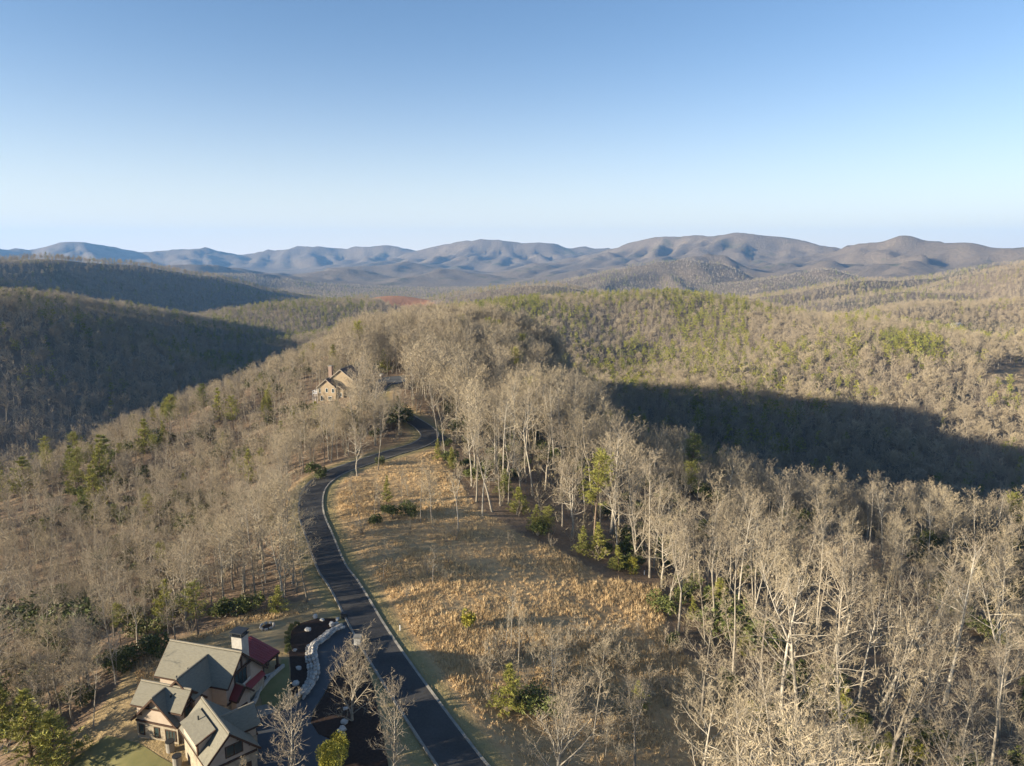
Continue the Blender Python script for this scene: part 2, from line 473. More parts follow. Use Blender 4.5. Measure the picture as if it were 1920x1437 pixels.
def ground_material():
    m, nt, b = new_mat('ground')
    b.inputs['Roughness'].default_value = 1.0
    at = N(nt, 'ShaderNodeAttribute'); at.attribute_name = 'cover'
    sep = N(nt, 'ShaderNodeSeparateColor'); nt.links.new(at.outputs['Color'], sep.inputs[0])
    f1 = noise(nt, 0.10, 6, 0.65); f2 = noise(nt, 0.9, 5, 0.7); f3 = noise(nt, 0.03, 4, 0.6)
    litter = mix(nt, f1, (0.20, 0.135, 0.085), (0.29, 0.205, 0.13))
    litter = mix(nt, 0.5, litter, ramp(nt, f2, [(0.3, (0.10, 0.068, 0.045)), (0.7, (0.27, 0.19, 0.12))]))
    mead = mix(nt, ramp(nt, f3, [(0.42, (0, 0, 0)), (0.58, (1, 1, 1))]), (0.46, 0.30, 0.145), (0.50, 0.345, 0.175))
    mead = mix(nt, 0.55, mead, ramp(nt, f2, [(0.32, (0.27, 0.18, 0.095)), (0.66, (0.56, 0.39, 0.20))]))
    lawn = mix(nt, f1, (0.30, 0.235, 0.115), (0.20, 0.185, 0.075))
    clay = mix(nt, f2, (0.34, 0.15, 0.075), (0.42, 0.23, 0.12))
    c = mix(nt, sep.outputs[0], litter, mead)
    c = mix(nt, sep.outputs[1], c, lawn)
    c = mix(nt, sep.outputs[2], c, clay)
    nt.links.new(c, b.inputs['Base Color'])
    bump(nt, b, f2, 0.7, 0.5)
    return m

def hill_material(name, rough_h, scale):
    m, nt, b = new_mat(name)
    b.inputs['Roughness'].default_value = 1.0
    f1 = noise(nt, 0.004, 5, 0.6); f2 = noise(nt, scale, 6, 0.75)
    bare = mix(nt, f2, (0.09, 0.072, 0.054), (0.33, 0.255, 0.175))
    green = mix(nt, f2, (0.05, 0.062, 0.026), (0.10, 0.11, 0.045))
    c = mix(nt, ramp(nt, f1, [(0.56, (0, 0, 0)), (0.68, (0.75, 0.75, 0.75))]), bare, green)
    at = N(nt, 'ShaderNodeAttribute'); at.attribute_name = 'cover'
    sep = N(nt, 'ShaderNodeSeparateColor'); nt.links.new(at.outputs['Color'], sep.inputs[0])
    clay = mix(nt, f2, (0.34, 0.15, 0.075), (0.42, 0.23, 0.12))
    c = mix(nt, sep.outputs[2], c, clay)
    c = mix(nt, sep.outputs[0], c, (0.40, 0.29, 0.17))
    nt.links.new(c, b.inputs['Base Color'])
    bump(nt, b, f2, 1.0, rough_h)
    return m
M['ground'] = ground_material()
M['hills'] = hill_material('hill_woods', 6.0, 0.06)
M['mountains'] = hill_material('mountain_woods', 20.0, 0.045)

# ------------------------------------------------------------------ object helpers
def link(name, me, mats=None, parent=None):
    o = bpy.data.objects.new(name, me)
    COL.objects.link(o)
    if mats is not None:
        for m in (mats if isinstance(mats, (list, tuple)) else [mats]):
            me.materials.append(m)
    if parent is not None:
        o.parent = parent
    return o

def pymesh(name, V, F, mats=None, parent=None, smooth_shade=False):
    me = bpy.data.meshes.new(name)
    me.from_pydata([tuple(map(float, v)) for v in V], [], [tuple(map(int, f)) for f in F])
    if smooth_shade:
        me.polygons.foreach_set('use_smooth', [True] * len(me.polygons))
    me.update()
    return link(name, me, mats, parent)

def thing(name, label, cat, loc=(0, 0, 0), rz=0.0, group=None):
    o = bpy.data.objects.new(name, None); COL.objects.link(o)
    o.empty_display_size = 0.5
    o.location = [float(c) for c in loc]; o.rotation_euler = (0, 0, rz)
    o['label'] = label; o['category'] = cat
    if group:
        o['group'] = group
    return o

def tag(o, label, cat, group=None):
    o['label'] = label; o['category'] = cat
    if group:
        o['group'] = group
    return o

class MB:
    """collects boxes, prisms and slabs for one part"""
    def __init__(s):
        s.V = []; s.F = []
    def add(s, V, F):
        k = len(s.V); s.V += [tuple(v) for v in V]; s.F += [tuple(i + k for i in f) for f in F]
        return s
    def box(s, x0, x1, y0, y1, z0, z1):
        V = [(x, y, z) for z in (z0, z1) for y in (y0, y1) for x in (x0, x1)]
        return s.add(V, [(0, 2, 3, 1), (4, 5, 7, 6), (0, 1, 5, 4), (2, 6, 7, 3), (0, 4, 6, 2), (1, 3, 7, 5)])
    def slab(s, quad, t):
        """a plate: the quad's corners are its top, t its thickness along the normal"""
        q = [Vector(p) for p in quad]
        n = (q[1] - q[0]).cross(q[2] - q[0]).normalized()
        if n.z < 0:
            q = q[::-1]; n = -n
        k = len(q)
        V = q + [p - n * t for p in q]
        F = [tuple(range(k)), tuple(range(2 * k - 1, k - 1, -1))] + [(i, i + k, (i + 1) % k + k, (i + 1) % k) for i in range(k)]
        return s.add(V, F)
    def prism(s, poly, z0, z1):
        k = len(poly)
        a = sum(poly[i][0] * poly[(i + 1) % k][1] - poly[(i + 1) % k][0] * poly[i][1] for i in range(k))
        if a < 0:
            poly = poly[::-1]
        V = [(x, y, z0) for x, y in poly] + [(x, y, z1) for x, y in poly]
        F = [tuple(range(k - 1, -1, -1)), tuple(range(k, 2 * k))] + [(i, (i + 1) % k, (i + 1) % k + k, i + k) for i in range(k)]
        return s.add(V, F)
    def bar(s, p, q, w):
        p = Vector(p); q = Vector(q); d = (q - p).normalized()
        a = d.cross(Vector((0, 0, 1)))
        if a.length < 0.1:
            a = d.cross(Vector((1, 0, 0)))
        a.normalize(); b = d.cross(a)
        V = [e + a * (i * w / 2) + b * (j * w / 2) for e in (p, q) for i, j in ((-1, -1), (1, -1), (1, 1), (-1, 1))]
        return s.add(V, [(0, 1, 2, 3), (7, 6, 5, 4), (0, 4, 5, 1), (1, 5, 6, 2), (2, 6, 7, 3), (3, 7, 4, 0)])
    def build(s, name, mat, parent=None, sm=False):
        return pymesh(name, s.V, s.F, mat, parent, sm)

def drape(name, poly, mat, lift=0.05, step=1.0, height=None, kind='structure', skirt=0.4):
    """a sheet with the given outline that lies on the ground"""
    poly = [(float(p[0]), float(p[1])) for p in poly]
    dense = []
    for i in range(len(poly)):
        a = np.array(poly[i]); b = np.array(poly[(i + 1) % len(poly)])
        n = max(1, int(np.hypot(*(b - a)) / step))
        dense += [tuple(a + (b - a) * k / n) for k in range(n)]
    xs = [p[0] for p in dense]; ys = [p[1] for p in dense]
    gx, gy = np.meshgrid(np.arange(min(xs), max(xs), step), np.arange(min(ys), max(ys), step))
    ins = in_poly(gx.ravel(), gy.ravel(), dense)
    inner = [(x, y) for x, y in zip(gx.ravel()[ins], gy.ravel()[ins]) if min((x - p[0]) ** 2 + (y - p[1]) ** 2 for p in dense) > (0.4 * step) ** 2]
    n = len(dense)
    r = delaunay_2d_cdt([Vector(p) for p in dense + inner], [], [list(range(n))], 1, 1e-4)
    P = np.array([(v.x, v.y) for v in r[0]])
    z = (ground_z(P[:, 0], P[:, 1]) if height is None else height(P[:, 0], P[:, 1])) + lift
    V = [(x, y, zz) for (x, y), zz in zip(P, z)]
    F = [tuple(f) for f in r[2]]
    k = len(V)
    if skirt:
        V += [(dense[i][0], dense[i][1], V[i][2] - skirt) for i in range(n)]
        F += [(i, (i + 1) % n, k + (i + 1) % n, k + i) for i in range(n)]
    o = pymesh(name, V, F, mat)
    bm = bmesh.new(); bm.from_mesh(o.data); bmesh.ops.recalc_face_normals(bm, faces=bm.faces)
    up = sum(f.normal.z for f in bm.faces)
    if up < 0:
        bmesh.ops.reverse_faces(bm, faces=bm.faces)
    bm.to_mesh(o.data); bm.free()
    if kind:
        o['kind'] = kind
    return o

# ------------------------------------------------------------------ the terrain sheets
az_in = np.radians(np.concatenate([np.arange(-176, -52, 4.0), np.arange(-50, 50.01, 0.36), np.arange(54, 181, 4.0)]))
rings = np.concatenate([[3, 10, 18, 26], np.arange(32, 130, 0.9), np.arange(130, 300, 1.5), np.arange(300, 520, 2.6),
                        520 * np.exp(np.arange(0, 1, 1 / 330.0) * math.log(13200 / 520.0)), [14200.0]])
AZ, R = np.meshgrid(az_in, rings)
GX = R * np.sin(AZ); GY = R * np.cos(AZ)
GZ = ground_z(GX, GY)
GZ[-1] -= 260.0
elev = (GZ - EYE) / R
hor = np.maximum.accumulate(elev, axis=0)          # the skyline so far along each bearing
HOR_PREV = np.vstack([np.full((1, elev.shape[1]), -9.0), hor[:-1]])

MEADOW_UV = [(880, 1450), (745, 1252), (648, 1085), (607, 965), (640, 905), (720, 872), (815, 842), (838, 872), (890, 950), (960, 990), (1050, 1030), (1130, 1080), (1230, 1090),
             (1250, 1200), (1330, 1260), (1400, 1350), (1480, 1450)]
YARD_UV = [(690, 1210), (655, 1150), (560, 1128), (430, 1165), (330, 1190), (290, 1215), (225, 1275), (150, 1370), (70, 1450), (850, 1450)]
CLAY_UV = [(690, 562), (735, 548), (800, 556), (815, 575), (790, 585), (740, 582)]
CLEAR_UV = [(1850, 700), (1925, 685), (1925, 745), (1840, 735)]

def cover_at(x, y, z):
    u, v = project(np.c_[x.ravel(), y.ravel(), z.ravel()])
    r = np.hypot(x, y).ravel()
    c = np.zeros((len(u), 4)); c[:, 3] = 1
    jx = 34 * (fbm(x.ravel() / 7, y.ravel() / 7, 71, 4) - 0.5)
    mead = in_poly(u + jx, v + jx, MEADOW_UV) & (r < 330)
    c[mead, 0] = 1
    lawn = in_poly(u + jx, v + jx, YARD_UV) & (r < 200)
    c[lawn, 0] = 0.55; c[lawn, 1] = 0.35
    near = (r < 420)
    d = np.full(len(u), 99.0)
    d[near] = seg_dist(x.ravel()[near], y.ravel()[near], road_ctr)[0]
    c[:, 1] = np.maximum(c[:, 1], (1 - smooth(4.2, 6.0, d)) * 0.85)
    c[:, 0] = np.maximum(c[:, 0], (1 - smooth(6.0, 9.0, d)) * 0.7)
    clay = in_poly(u, v, CLAY_UV) & (r > 1400) & (r < 2600)
    c[clay, 2] = 1
    clr = in_poly(u, v, CLEAR_UV) & (r > 500) & (r < 2600)
    c[clr, 0] = 0.8
    return c

def sheet(name, i0, i1, mat):
    nr, nc = i1 - i0, len(az_in)
    V = np.stack([GX[i0:i1], GY[i0:i1], GZ[i0:i1]], -1).reshape(-1, 3)
    idx = np.arange(nr * nc).reshape(nr, nc)
    a = idx[:-1, :]; b = np.roll(idx, -1, 1)[:-1, :]; c = np.roll(idx, -1, 1)[1:, :]; d = idx[1:, :]
    F = np.stack([a, d, c, b], -1).reshape(-1, 4)
    if i0 == 0:
        V = np.vstack([V, [[0, 0, gz(0, 0)]]])
    me = bpy.data.meshes.new(name)
    me.vertices.add(len(V)); me.vertices.foreach_set('co', V.ravel())
    tri = np.array([[nr * nc, i, (i + 1) % nc] for i in range(nc)]) if i0 == 0 else np.zeros((0, 3), int)
    loops = np.concatenate([F.ravel(), tri.ravel()]).astype(np.int32)
    me.loops.add(len(loops)); me.loops.foreach_set('vertex_index', loops)
    starts = np.concatenate([np.arange(len(F)) * 4, len(F) * 4 + np.arange(len(tri)) * 3]).astype(np.int32)
    me.polygons.add(len(starts)); me.polygons.foreach_set('loop_start', starts)
    me.polygons.foreach_set('use_smooth', np.ones(len(starts), bool))
    me.update(calc_edges=True); me.validate()
    cov = cover_at(V[:, 0], V[:, 1], V[:, 2])
    at = me.attributes.new('cover', 'FLOAT_COLOR', 'POINT')
    at.data.foreach_set('color', cov.astype(np.float32).ravel())
    o = link(name, me, mat)
    o['kind'] = 'structure'
    if o.data.polygons[0].normal.z < 0:
        o.data.flip_normals()
    return o

I1 = int(np.searchsorted(rings, 520)); I2 = int(np.searchsorted(rings, 3300))
sheet('ground', 0, I1 + 1, M['ground'])
sheet('hills', I1, I2 + 1, M['hills'])
sheet('mountains', I2, len(rings), M['mountains'])

# ------------------------------------------------------------------ road, kerbs
def ribbon(name, ctr, o0, o1, lift0, lift1, mat, thick=0.0):
    t = np.gradient(ctr[:, :2], axis=0); t /= np.linalg.norm(t, axis=1)[:, None]
    nrm = np.c_[t[:, 1], -t[:, 0]]
    V = []; F = []
    prof = [(o0, lift0), (o1, lift1)] if not thick else [(o0, lift0 - thick), (o0, lift0), (o1, lift1), (o1, lift1 - thick)]
    k = len(prof)
    for i in range(len(ctr)):
        for off, lf in prof:
            V.append((ctr[i, 0] + nrm[i, 0] * off, ctr[i, 1] + nrm[i, 1] * off, ctr[i, 2] + lf))
    for i in range(len(ctr) - 1):
        for j in range(k - 1):
            F.append((i * k + j, i * k + j + 1, (i + 1) * k + j + 1, (i + 1) * k + j))
    o = pymesh(name, V, F, mat)
    if o.data.polygons[k // 2 - 1 if thick else 0].normal.z < 0:
        o.data.flip_normals()
    o['kind'] = 'structure'
    return o
road_fine = catmull(road_ctr[::3], 4)
HW = 2.45
ribbon('road', road_fine, -HW, HW, 0.0, 0.0, M['asphalt'])
ribbon('kerb', road_fine, -HW - 0.34, -HW, 0.10, 0.03, M['concrete'], 0.3)
ribbon('kerb', road_fine, HW, HW + 0.34, 0.03, 0.10, M['concrete'], 0.3)

# ------------------------------------------------------------------ haze: one closed box of thin air round everything
hz = MB().box(-15000, 15000, -15000, 15000, -450, 620).build('haze', None)
hm = bpy.data.materials.new('haze'); hm.use_nodes = True
_nt = hm.node_tree
for _nd in list(_nt.nodes):
    if _nd.type != 'OUTPUT_MATERIAL':
        _nt.nodes.remove(_nd)
pv = N(_nt, 'ShaderNodeVolumePrincipled')
pv.inputs['Color'].default_value = (0.25, 0.52, 1.0, 1)
pv.inputs['Density'].default_value = 5.0e-5
pv.inputs['Anisotropy'].default_value = 0.1
_nt.links.new(pv.outputs[0], _nt.get_output_node('CYCLES').inputs['Volume'])
hz.data.materials.append(hm)
hz['kind'] = 'stuff'

# ------------------------------------------------------------------ trees: one generator for every leafless form
class TM:
    """vertices and faces of a tree's trunk (with its limbs) and of its crown (branches and twigs)"""
    def __init__(s):
        s.V = []; s.F = []
    def tube(s, pts, rad, sides):
        k0 = len(s.V)
        d = (pts[-1] - pts[0]).normalized()
        a = d.cross(Vector((0.31, 0.17, 0.94)))
        if a.length < 0.05:
            a = d.cross(Vector((1, 0, 0)))
        a.normalize(); b = d.cross(a)
        n = len(pts)
        for p, r in zip(pts[:-1], rad[:-1]):
            for j in range(sides):
                t = 2 * math.pi * j / sides
                s.V.append(p + a * (r * math.cos(t)) + b * (r * math.sin(t)))
        s.V.append(pts[-1])
        for i in range(n - 2):
            for j in range(sides):
                q = k0 + i * sides; j2 = (j + 1) % sides
                s.F.append((q + j, q + j2, q + sides + j2, q + sides + j))
        q = k0 + (n - 2) * sides; top = len(s.V) - 1
        for j in range(sides):
            s.F.append((q + j, q + (j + 1) % sides, top))
    def blade(s, p, d, ln, w, rnd):
        a = d.cross(Vector((rnd.uniform(-1, 1), rnd.uniform(-1, 1), rnd.uniform(-1, 1))))
        if a.length < 1e-3:
            a = Vector((1, 0, 0))
        a.normalize()
        k = len(s.V)
        s.V += [p - a * (w / 2), p + a * (w / 2), p + d * ln]
        s.F.append((k, k + 1, k + 2))

def _wander(rnd, p, d, ln, n, wob, up):
    pts = [p.copy()]; dirs = []
    for i in range(n):
        d = (d + Vector((rnd.gauss(0, wob), rnd.gauss(0, wob), rnd.gauss(0, wob) + up))).normalized()
        p = p + d * (ln / n)
        pts.append(p.copy()); dirs.append(d.copy())
    return pts, dirs

def _along(pts, t):
    x = t * (len(pts) - 1); i = min(int(x), len(pts) - 2)
    return pts[i].lerp(pts[i + 1], x - i)

def _side(rnd, d, ang):
    a = d.orthogonal().normalized(); b = d.cross(a)
    t = rnd.uniform(0, 2 * math.pi)
    s = a * math.cos(t) + b * math.sin(t)
    return (d * math.cos(ang) + s * math.sin(ang)).normalized()

def bare_tree(seed, H, first, nlimb, ang, llen, rbase, lod, bend=0.03, fork=0.0, up=0.10, twig=1.0, lean=0.0):
    """first: height of the lowest limb as a share of H; ang: limb angle from the stem (low, high); llen: limb length as a share of H (low, high)"""
    rnd = random.Random(seed)
    T, C = TM(), TM()
    d0 = Vector((lean * rnd.choice((-1, 1)), lean * rnd.uniform(-0.6, 0.6), 1)).normalized()
    nseg = {0: 9, 1: 6, 2: 4}[lod]
    stems = []
    pts, dirs = _wander(rnd, Vector((0, 0, -0.6)), d0, H * (0.97 if not fork else fork), nseg, bend, 0.04)
    sides = {0: 7, 1: 5, 2: 3}[lod]
    rend = rbase * (0.12 if not fork else 0.62)
    rad = [rbase * 1.25] + [rbase + (rend - rbase) * (i / nseg) ** 0.9 for i in range(1, nseg + 1)]
    T.tube(pts, rad, sides)
    stems.append((pts, rad, first, 1.0, H))
    if fork:
        for k in range(rnd.choice((2, 2, 3))):
            dd = _side(rnd, dirs[-1], math.radians(rnd.uniform(14, 30)))
            fp, fd = _wander(rnd, pts[-1] - dirs[-1] * 0.4, dd, H * (1 - fork) * rnd.uniform(0.85, 1.05), max(3, nseg - 2), bend * 1.4, 0.10)
            m = len(fp) - 1
            fr = [rbase * 0.6 * (1 - 0.85 * i / m) for i in range(m + 1)]
            T.tube(fp, fr, max(3, sides - 1))
            stems.append((fp, fr, 0.12, 0.75, H * (1 - fork)))
    for si, (sp, sr, f0, share, sh) in enumerate(stems):
        if fork and si == 0:
            cnt = max(2, nlimb // 6); f0 = min(0.97, first / fork)
        else:
            cnt = max(3, int(nlimb * (share if fork else 1.0)))
        for i in range(cnt):
            t = f0 + (0.985 - f0) * ((i + rnd.uniform(0.1, 0.9)) / cnt)
            p = _along(sp, t)
            k = min(int(t * (len(sp) - 1)), len(sp) - 2)
            d = (sp[k + 1] - sp[k]).normalized()
            rel = (t - f0) / (1 - f0 + 1e-6)
            L = H * (llen[0] + (llen[1] - llen[0]) * rnd.random()) * (1.0 - 0.55 * rel * rel) * (0.70 + 0.30 * min(1, rel * 3.5))
            a = math.radians(rnd.uniform(*ang)) * (1 - 0.40 * rel * rel)
            ld = _side(rnd, d, a)
            r0 = min(sr[k] * 0.6, 0.016 * L + 0.02)
            lp, ldirs = _wander(rnd, p, ld, L, {0: 4, 1: 3, 2: 2}[lod], 0.13, up)
            m = len(lp) - 1
            T.tube(lp, [r0 * (1 - 0.82 * j / m) for j in range(m + 1)], {0: 4, 1: 3, 2: 3}[lod])
            if lod == 2:
                for j in range(int(22 * twig)):
                    tt = rnd.uniform(0.15, 1.0)
                    C.blade(_along(lp, tt), _side(rnd, (ldirs[-1] + Vector((0, 0, 0.5))).normalized(), math.radians(rnd.uniform(15, 55))), L * rnd.uniform(0.22, 0.5), 0.125, rnd)
                continue
            nsub = {0: 7, 1: 5}[lod]
            for j in range(nsub):
                tt = 0.22 + 0.78 * (j + rnd.random()) / nsub
                bp = _along(lp, tt)
                kk = min(int(tt * m), m - 1)
                bl = L * rnd.uniform(0.28, 0.5) * (1.15 - 0.55 * tt)
                bd = _side(rnd, (ldirs[kk] + Vector((0, 0, 0.25))).normalized(), math.radians(rnd.uniform(25, 60)))
                if lod == 1:
                    C.blade(bp, bd, bl, 0.075, rnd)
                    for q in range(int(8 * twig)):
                        C.blade(bp + bd * bl * rnd.uniform(0.15, 0.9), _side(rnd, (bd + Vector((0, 0, 0.35))).normalized(), math.radians(rnd.uniform(20, 60))), bl * rnd.uniform(0.4, 0.8), 0.055, rnd)
                    continue
                bpts, bds = _wander(rnd, bp, bd, bl, 2, 0.16, 0.10)
                C.tube(bpts, [max(0.016, r0 * 0.42 * (1 - tt * 0.5)), max(0.012, r0 * 0.22), 0], 3)
                for q in range(int(5 * twig)):
                    t3 = rnd.uniform(0.15, 1.0)
                    tp = _along(bpts, t3)
                    td = _side(rnd, (bds[-1] + Vector((0, 0, 0.3))).normalized(), math.radians(rnd.uniform(20, 60)))
                    tl = bl * rnd.uniform(0.35, 0.7)
                    C.blade(tp, td, tl, 0.038, rnd)
                    for w in range(2):
                        C.blade(tp + td * tl * rnd.uniform(0.2, 0.8), _side(rnd, (td + Vector((0, 0, 0.25))).normalized(), math.radians(rnd.uniform(20, 60))), tl * rnd.uniform(0.4, 0.75), 0.03, rnd)
    return T, C

def multi_stem(seed, H, n, lod):
    """a clump of shoots from one foot"""
    rnd = random.Random(seed)
    T, C = TM(), TM()
    for i in range(n):
        d = Vector((rnd.gauss(0, 0.30), rnd.gauss(0, 0.30), 1)).normalized()
        pts, dirs = _wander(rnd, Vector((rnd.gauss(0, 0.25), rnd.gauss(0, 0.25), -0.3)), d, H * rnd.uniform(0.6, 1), 4, 0.07, 0.03)
        T.tube(pts, [H * 0.007 * (1 - 0.2 * k) + 0.012 for k in range(5)], 3)
        for j in range(9):
            t = rnd.uniform(0.25, 1)
            bd = _side(rnd, dirs[min(3, int(t * 4))], math.radians(rnd.uniform(20, 50))); bl = H * rnd.uniform(0.10, 0.26)
            bp = _along(pts, t)
            C.blade(bp, bd, bl, 0.06, rnd)
            for q in range(4 if lod == 0 else 2):
                C.blade(bp + bd * bl * rnd.uniform(0.2, 0.9), _side(rnd, bd, math.radians(rnd.uniform(20, 55))), bl * rnd.uniform(0.4, 0.8), 0.045 if lod == 0 else 0.08, rnd)
    return T, C

def tuft(C, rnd, p, d, ln, n, w):
    for q in range(n):
        dd = _side(rnd, d, math.radians(rnd.uniform(15, 75)))
        C.blade(p, dd, ln * rnd.uniform(0.7, 1.2), w, rnd)

def pine(seed, H, clear, spread, lod, shape='cone'):
    """clear: bare share of the trunk; spread: bough length as a share of H"""
    rnd = random.Random(seed)
    T, C = TM(), TM()
    pts, dirs = _wander(rnd, Vector((0, 0, -0.5)), Vector((rnd.gauss(0, 0.03), rnd.gauss(0, 0.03), 1)).normalized(), H, 6 if lod < 2 else 3, 0.025, 0.03)
    n = len(pts) - 1
    rb = 0.012 * H + 0.03
    T.tube(pts, [rb * (1 - 0.9 * i / n) for i in range(n + 1)], {0: 6, 1: 5, 2: 3}[lod])
    nwh = {0: 15, 1: 11, 2: 6}[lod]
    for i in range(nwh):
        f = (i + rnd.uniform(0.2, 0.8)) / nwh
        t = clear + (1 - clear) * f
        if shape == 'cone':
            env = (1 - f) ** 0.8 * 0.95 + 0.10
        elif shape == 'round':
            env = math.sqrt(max(0.05, 1 - (2 * f - 0.75) ** 2 / 1.6))
        else:
            env = 0.35 + 0.8 * math.sin(math.pi * min(1, f * 0.85 + 0.12)) * rnd.uniform(0.55, 1.1)
        for j in range({0: rnd.randint(4, 6), 1: 4, 2: 3}[lod]):
            p = _along(pts, t)
            a = math.radians(rnd.uniform(52, 85) - 25 * f)
            d = _side(rnd, Vector((0, 0, 1)), a)
            L = spread * H * env * rnd.uniform(0.6, 1.15)
            bp, bd = _wander(rnd, p, d, L, 2, 0.1, 0.08)
            if lod < 2:
                T.tube(bp, [0.05 + 0.006 * L, 0.03, 0.0], 3)
            k = max(3, int(L * {0: 4.2, 1: 2.2, 2: 1.6}[lod]))
            for q in range(k):
                tt = 0.2 + 0.85 * (q + rnd.random()) / k
                pp = _along(bp, min(1, tt)) + Vector((rnd.gauss(0, 0.13), rnd.gauss(0, 0.13), rnd.gauss(0, 0.08))) * L * 0.9
                tuft(C, rnd, pp, (bd[-1] + Vector((0, 0, 0.45))).normalized(), {0: 0.50, 1: 0.75, 2: 1.1}[lod], {0: 11, 1: 7, 2: 4}[lod], {0: 0.07, 1: 0.17, 2: 0.4}[lod])
    tuft(C, rnd, pts[-1], Vector((0, 0, 1)), 0.7, 8, 0.13)
    return T, C

def leafy(seed, R_, Hh, n, leaf, lod=0):
    """a broad-leaved evergreen bush: short stems and leaves clumped through its volume"""
    rnd = random.Random(seed)
    T, C = TM(), TM()
    lobes = []
    for i in range(9):
        a = rnd.uniform(0, 6.28); r = R_ * math.sqrt(rnd.random()) * 0.75
        c = Vector((r * math.cos(a), r * math.sin(a), Hh * rnd.uniform(0.35, 0.8)))
        lobes.append((c, R_ * rnd.uniform(0.28, 0.48)))
        pts, dirs = _wander(rnd, Vector((rnd.gauss(0, 0.15), rnd.gauss(0, 0.15), -0.2)), c.normalized(), c.length, 3, 0.08, 0.0)
        T.tube(pts, [0.06, 0.045, 0.03, 0.0], 3)
    for i in range(n):
        c, r = rnd.choice(lobes)
        v = Vector((rnd.gauss(0, 1), rnd.gauss(0, 1), rnd.gauss(0, 0.8))).normalized()
        p = c + v * r * rnd.uniform(0.55, 1.05)
        if p.z < 0.05:
            p.z = 0.05 + rnd.random() * 0.2
        d = (v + Vector((rnd.gauss(0, 0.5), rnd.gauss(0, 0.5), rnd.gauss(0, 0.4)))).normalized()
        C.blade(p, d, leaf * rnd.uniform(0.8, 1.4), leaf * 0.7, rnd)
    return T, C

def tm_mesh(name, t, mat):
    me = bpy.data.meshes.new(name)
    me.from_pydata([tuple(v) for v in t.V], [], t.F)
    me.materials.append(mat)
    me.polygons.foreach_set('use_smooth', [True] * len(me.polygons))
    me.update()
    return me

def joined(name, t, c, m1, m2):
    k = len(t.V)
    me = bpy.data.meshes.new(name)
    me.from_pydata([tuple(v) for v in t.V + c.V], [], t.F + [tuple(i + k for i in f) for f in c.F])
    me.materials.append(m1); me.materials.append(m2)
    me.polygons.foreach_set('material_index', [0] * len(t.F) + [1] * len(c.F))
    me.polygons.foreach_set('use_smooth', [True] * len(me.polygons))
    me.update()
    return me

def tris(t):
    return sum(len(f) - 2 for f in t.F)

# the kinds of leafless tree: (H, first, nlimb, ang, llen, rbase, options)
FORMS = {
    'straight': [dict(H=25, first=0.50, nlimb=17, ang=(38, 74), llen=(0.18, 0.30), rbase=0.25, bend=0.022),
                 dict(H=24, first=0.45, nlimb=18, ang=(34, 72), llen=(0.16, 0.29), rbase=0.22, bend=0.03),
                 dict(H=26, first=0.58, nlimb=16, ang=(40, 78), llen=(0.18, 0.32), rbase=0.28, bend=0.02),
                 dict(H=22, first=0.42, nlimb=17, ang=(34, 68), llen=(0.15, 0.26), rbase=0.18, bend=0.035),
                 dict(H=23, first=0.36, nlimb=19, ang=(40, 82), llen=(0.16, 0.33), rbase=0.25, bend=0.045),
                 dict(H=27, first=0.62, nlimb=14, ang=(30, 70), llen=(0.14, 0.27), rbase=0.26, bend=0.03)],
    'forked': [dict(H=24, first=0.36, nlimb=17, ang=(35, 75), llen=(0.16, 0.28), rbase=0.28, bend=0.03, fork=0.45),
               dict(H=22, first=0.34, nlimb=17, ang=(38, 78), llen=(0.17, 0.30), rbase=0.26, bend=0.04, fork=0.36),
               dict(H=25, first=0.45, nlimb=17, ang=(35, 75), llen=(0.15, 0.26), rbase=0.27, bend=0.025, fork=0.55),
               dict(H=23, first=0.26, nlimb=15, ang=(35, 80), llen=(0.18, 0.32), rbase=0.30, bend=0.05, fork=0.28),
               dict(H=26, first=0.5, nlimb=14, ang=(30, 70), llen=(0.15, 0.27), rbase=0.25, bend=0.035, fork=0.66)],
    'leaning': [dict(H=22, first=0.48, nlimb=16, ang=(38, 75), llen=(0.18, 0.31), rbase=0.22, bend=0.045, lean=0.20),
                dict(H=23, first=0.44, nlimb=16, ang=(38, 75), llen=(0.17, 0.29), rbase=0.24, bend=0.05, lean=0.26, fork=0.5),
                dict(H=20, first=0.4, nlimb=17, ang=(40, 80), llen=(0.2, 0.34), rbase=0.2, bend=0.07, lean=0.15)],
    'spreading': [dict(H=17, first=0.28, nlimb=24, ang=(45, 82), llen=(0.25, 0.42), rbase=0.26, bend=0.04, up=0.06),
                  dict(H=16, first=0.30, nlimb=26, ang=(42, 80), llen=(0.24, 0.40), rbase=0.26, bend=0.05, fork=0.42, up=0.05)],
    'vase': [dict(H=11, first=0.05, nlimb=26, ang=(22, 52), llen=(0.42, 0.72), rbase=0.22, bend=0.04, up=0.05, twig=1.2)],
    'upright': [dict(H=13, first=0.14, nlimb=26, ang=(28, 52), llen=(0.22, 0.36), rbase=0.17, bend=0.02, up=0.08, twig=1.1)],
    'slender': [dict(H=13, first=0.35, nlimb=13, ang=(25, 60), llen=(0.14, 0.26), rbase=0.10, bend=0.04),
                dict(H=11, first=0.25, nlimb=14, ang=(25, 60), llen=(0.16, 0.30), rbase=0.09, bend=0.05)],
}
KEYS = [(k, i) for k in FORMS for i in range(len(FORMS[k]))]
near_me = {}
for k, i in KEYS:
    f = FORMS[k][i]
    t, c = bare_tree(100 + 7 * KEYS.index((k, i)), lod=0, **f)
    m1 = M['pale_bark'] if (k, i) in (('straight', 2), ('forked', 2), ('leaning', 1)) else M['bark']
    near_me[(k, i)] = (tm_mesh('trunk', t, m1), tm_mesh('crown', c, M['twig']), f['H'], tris(t) + tris(c))
shoot_me = []
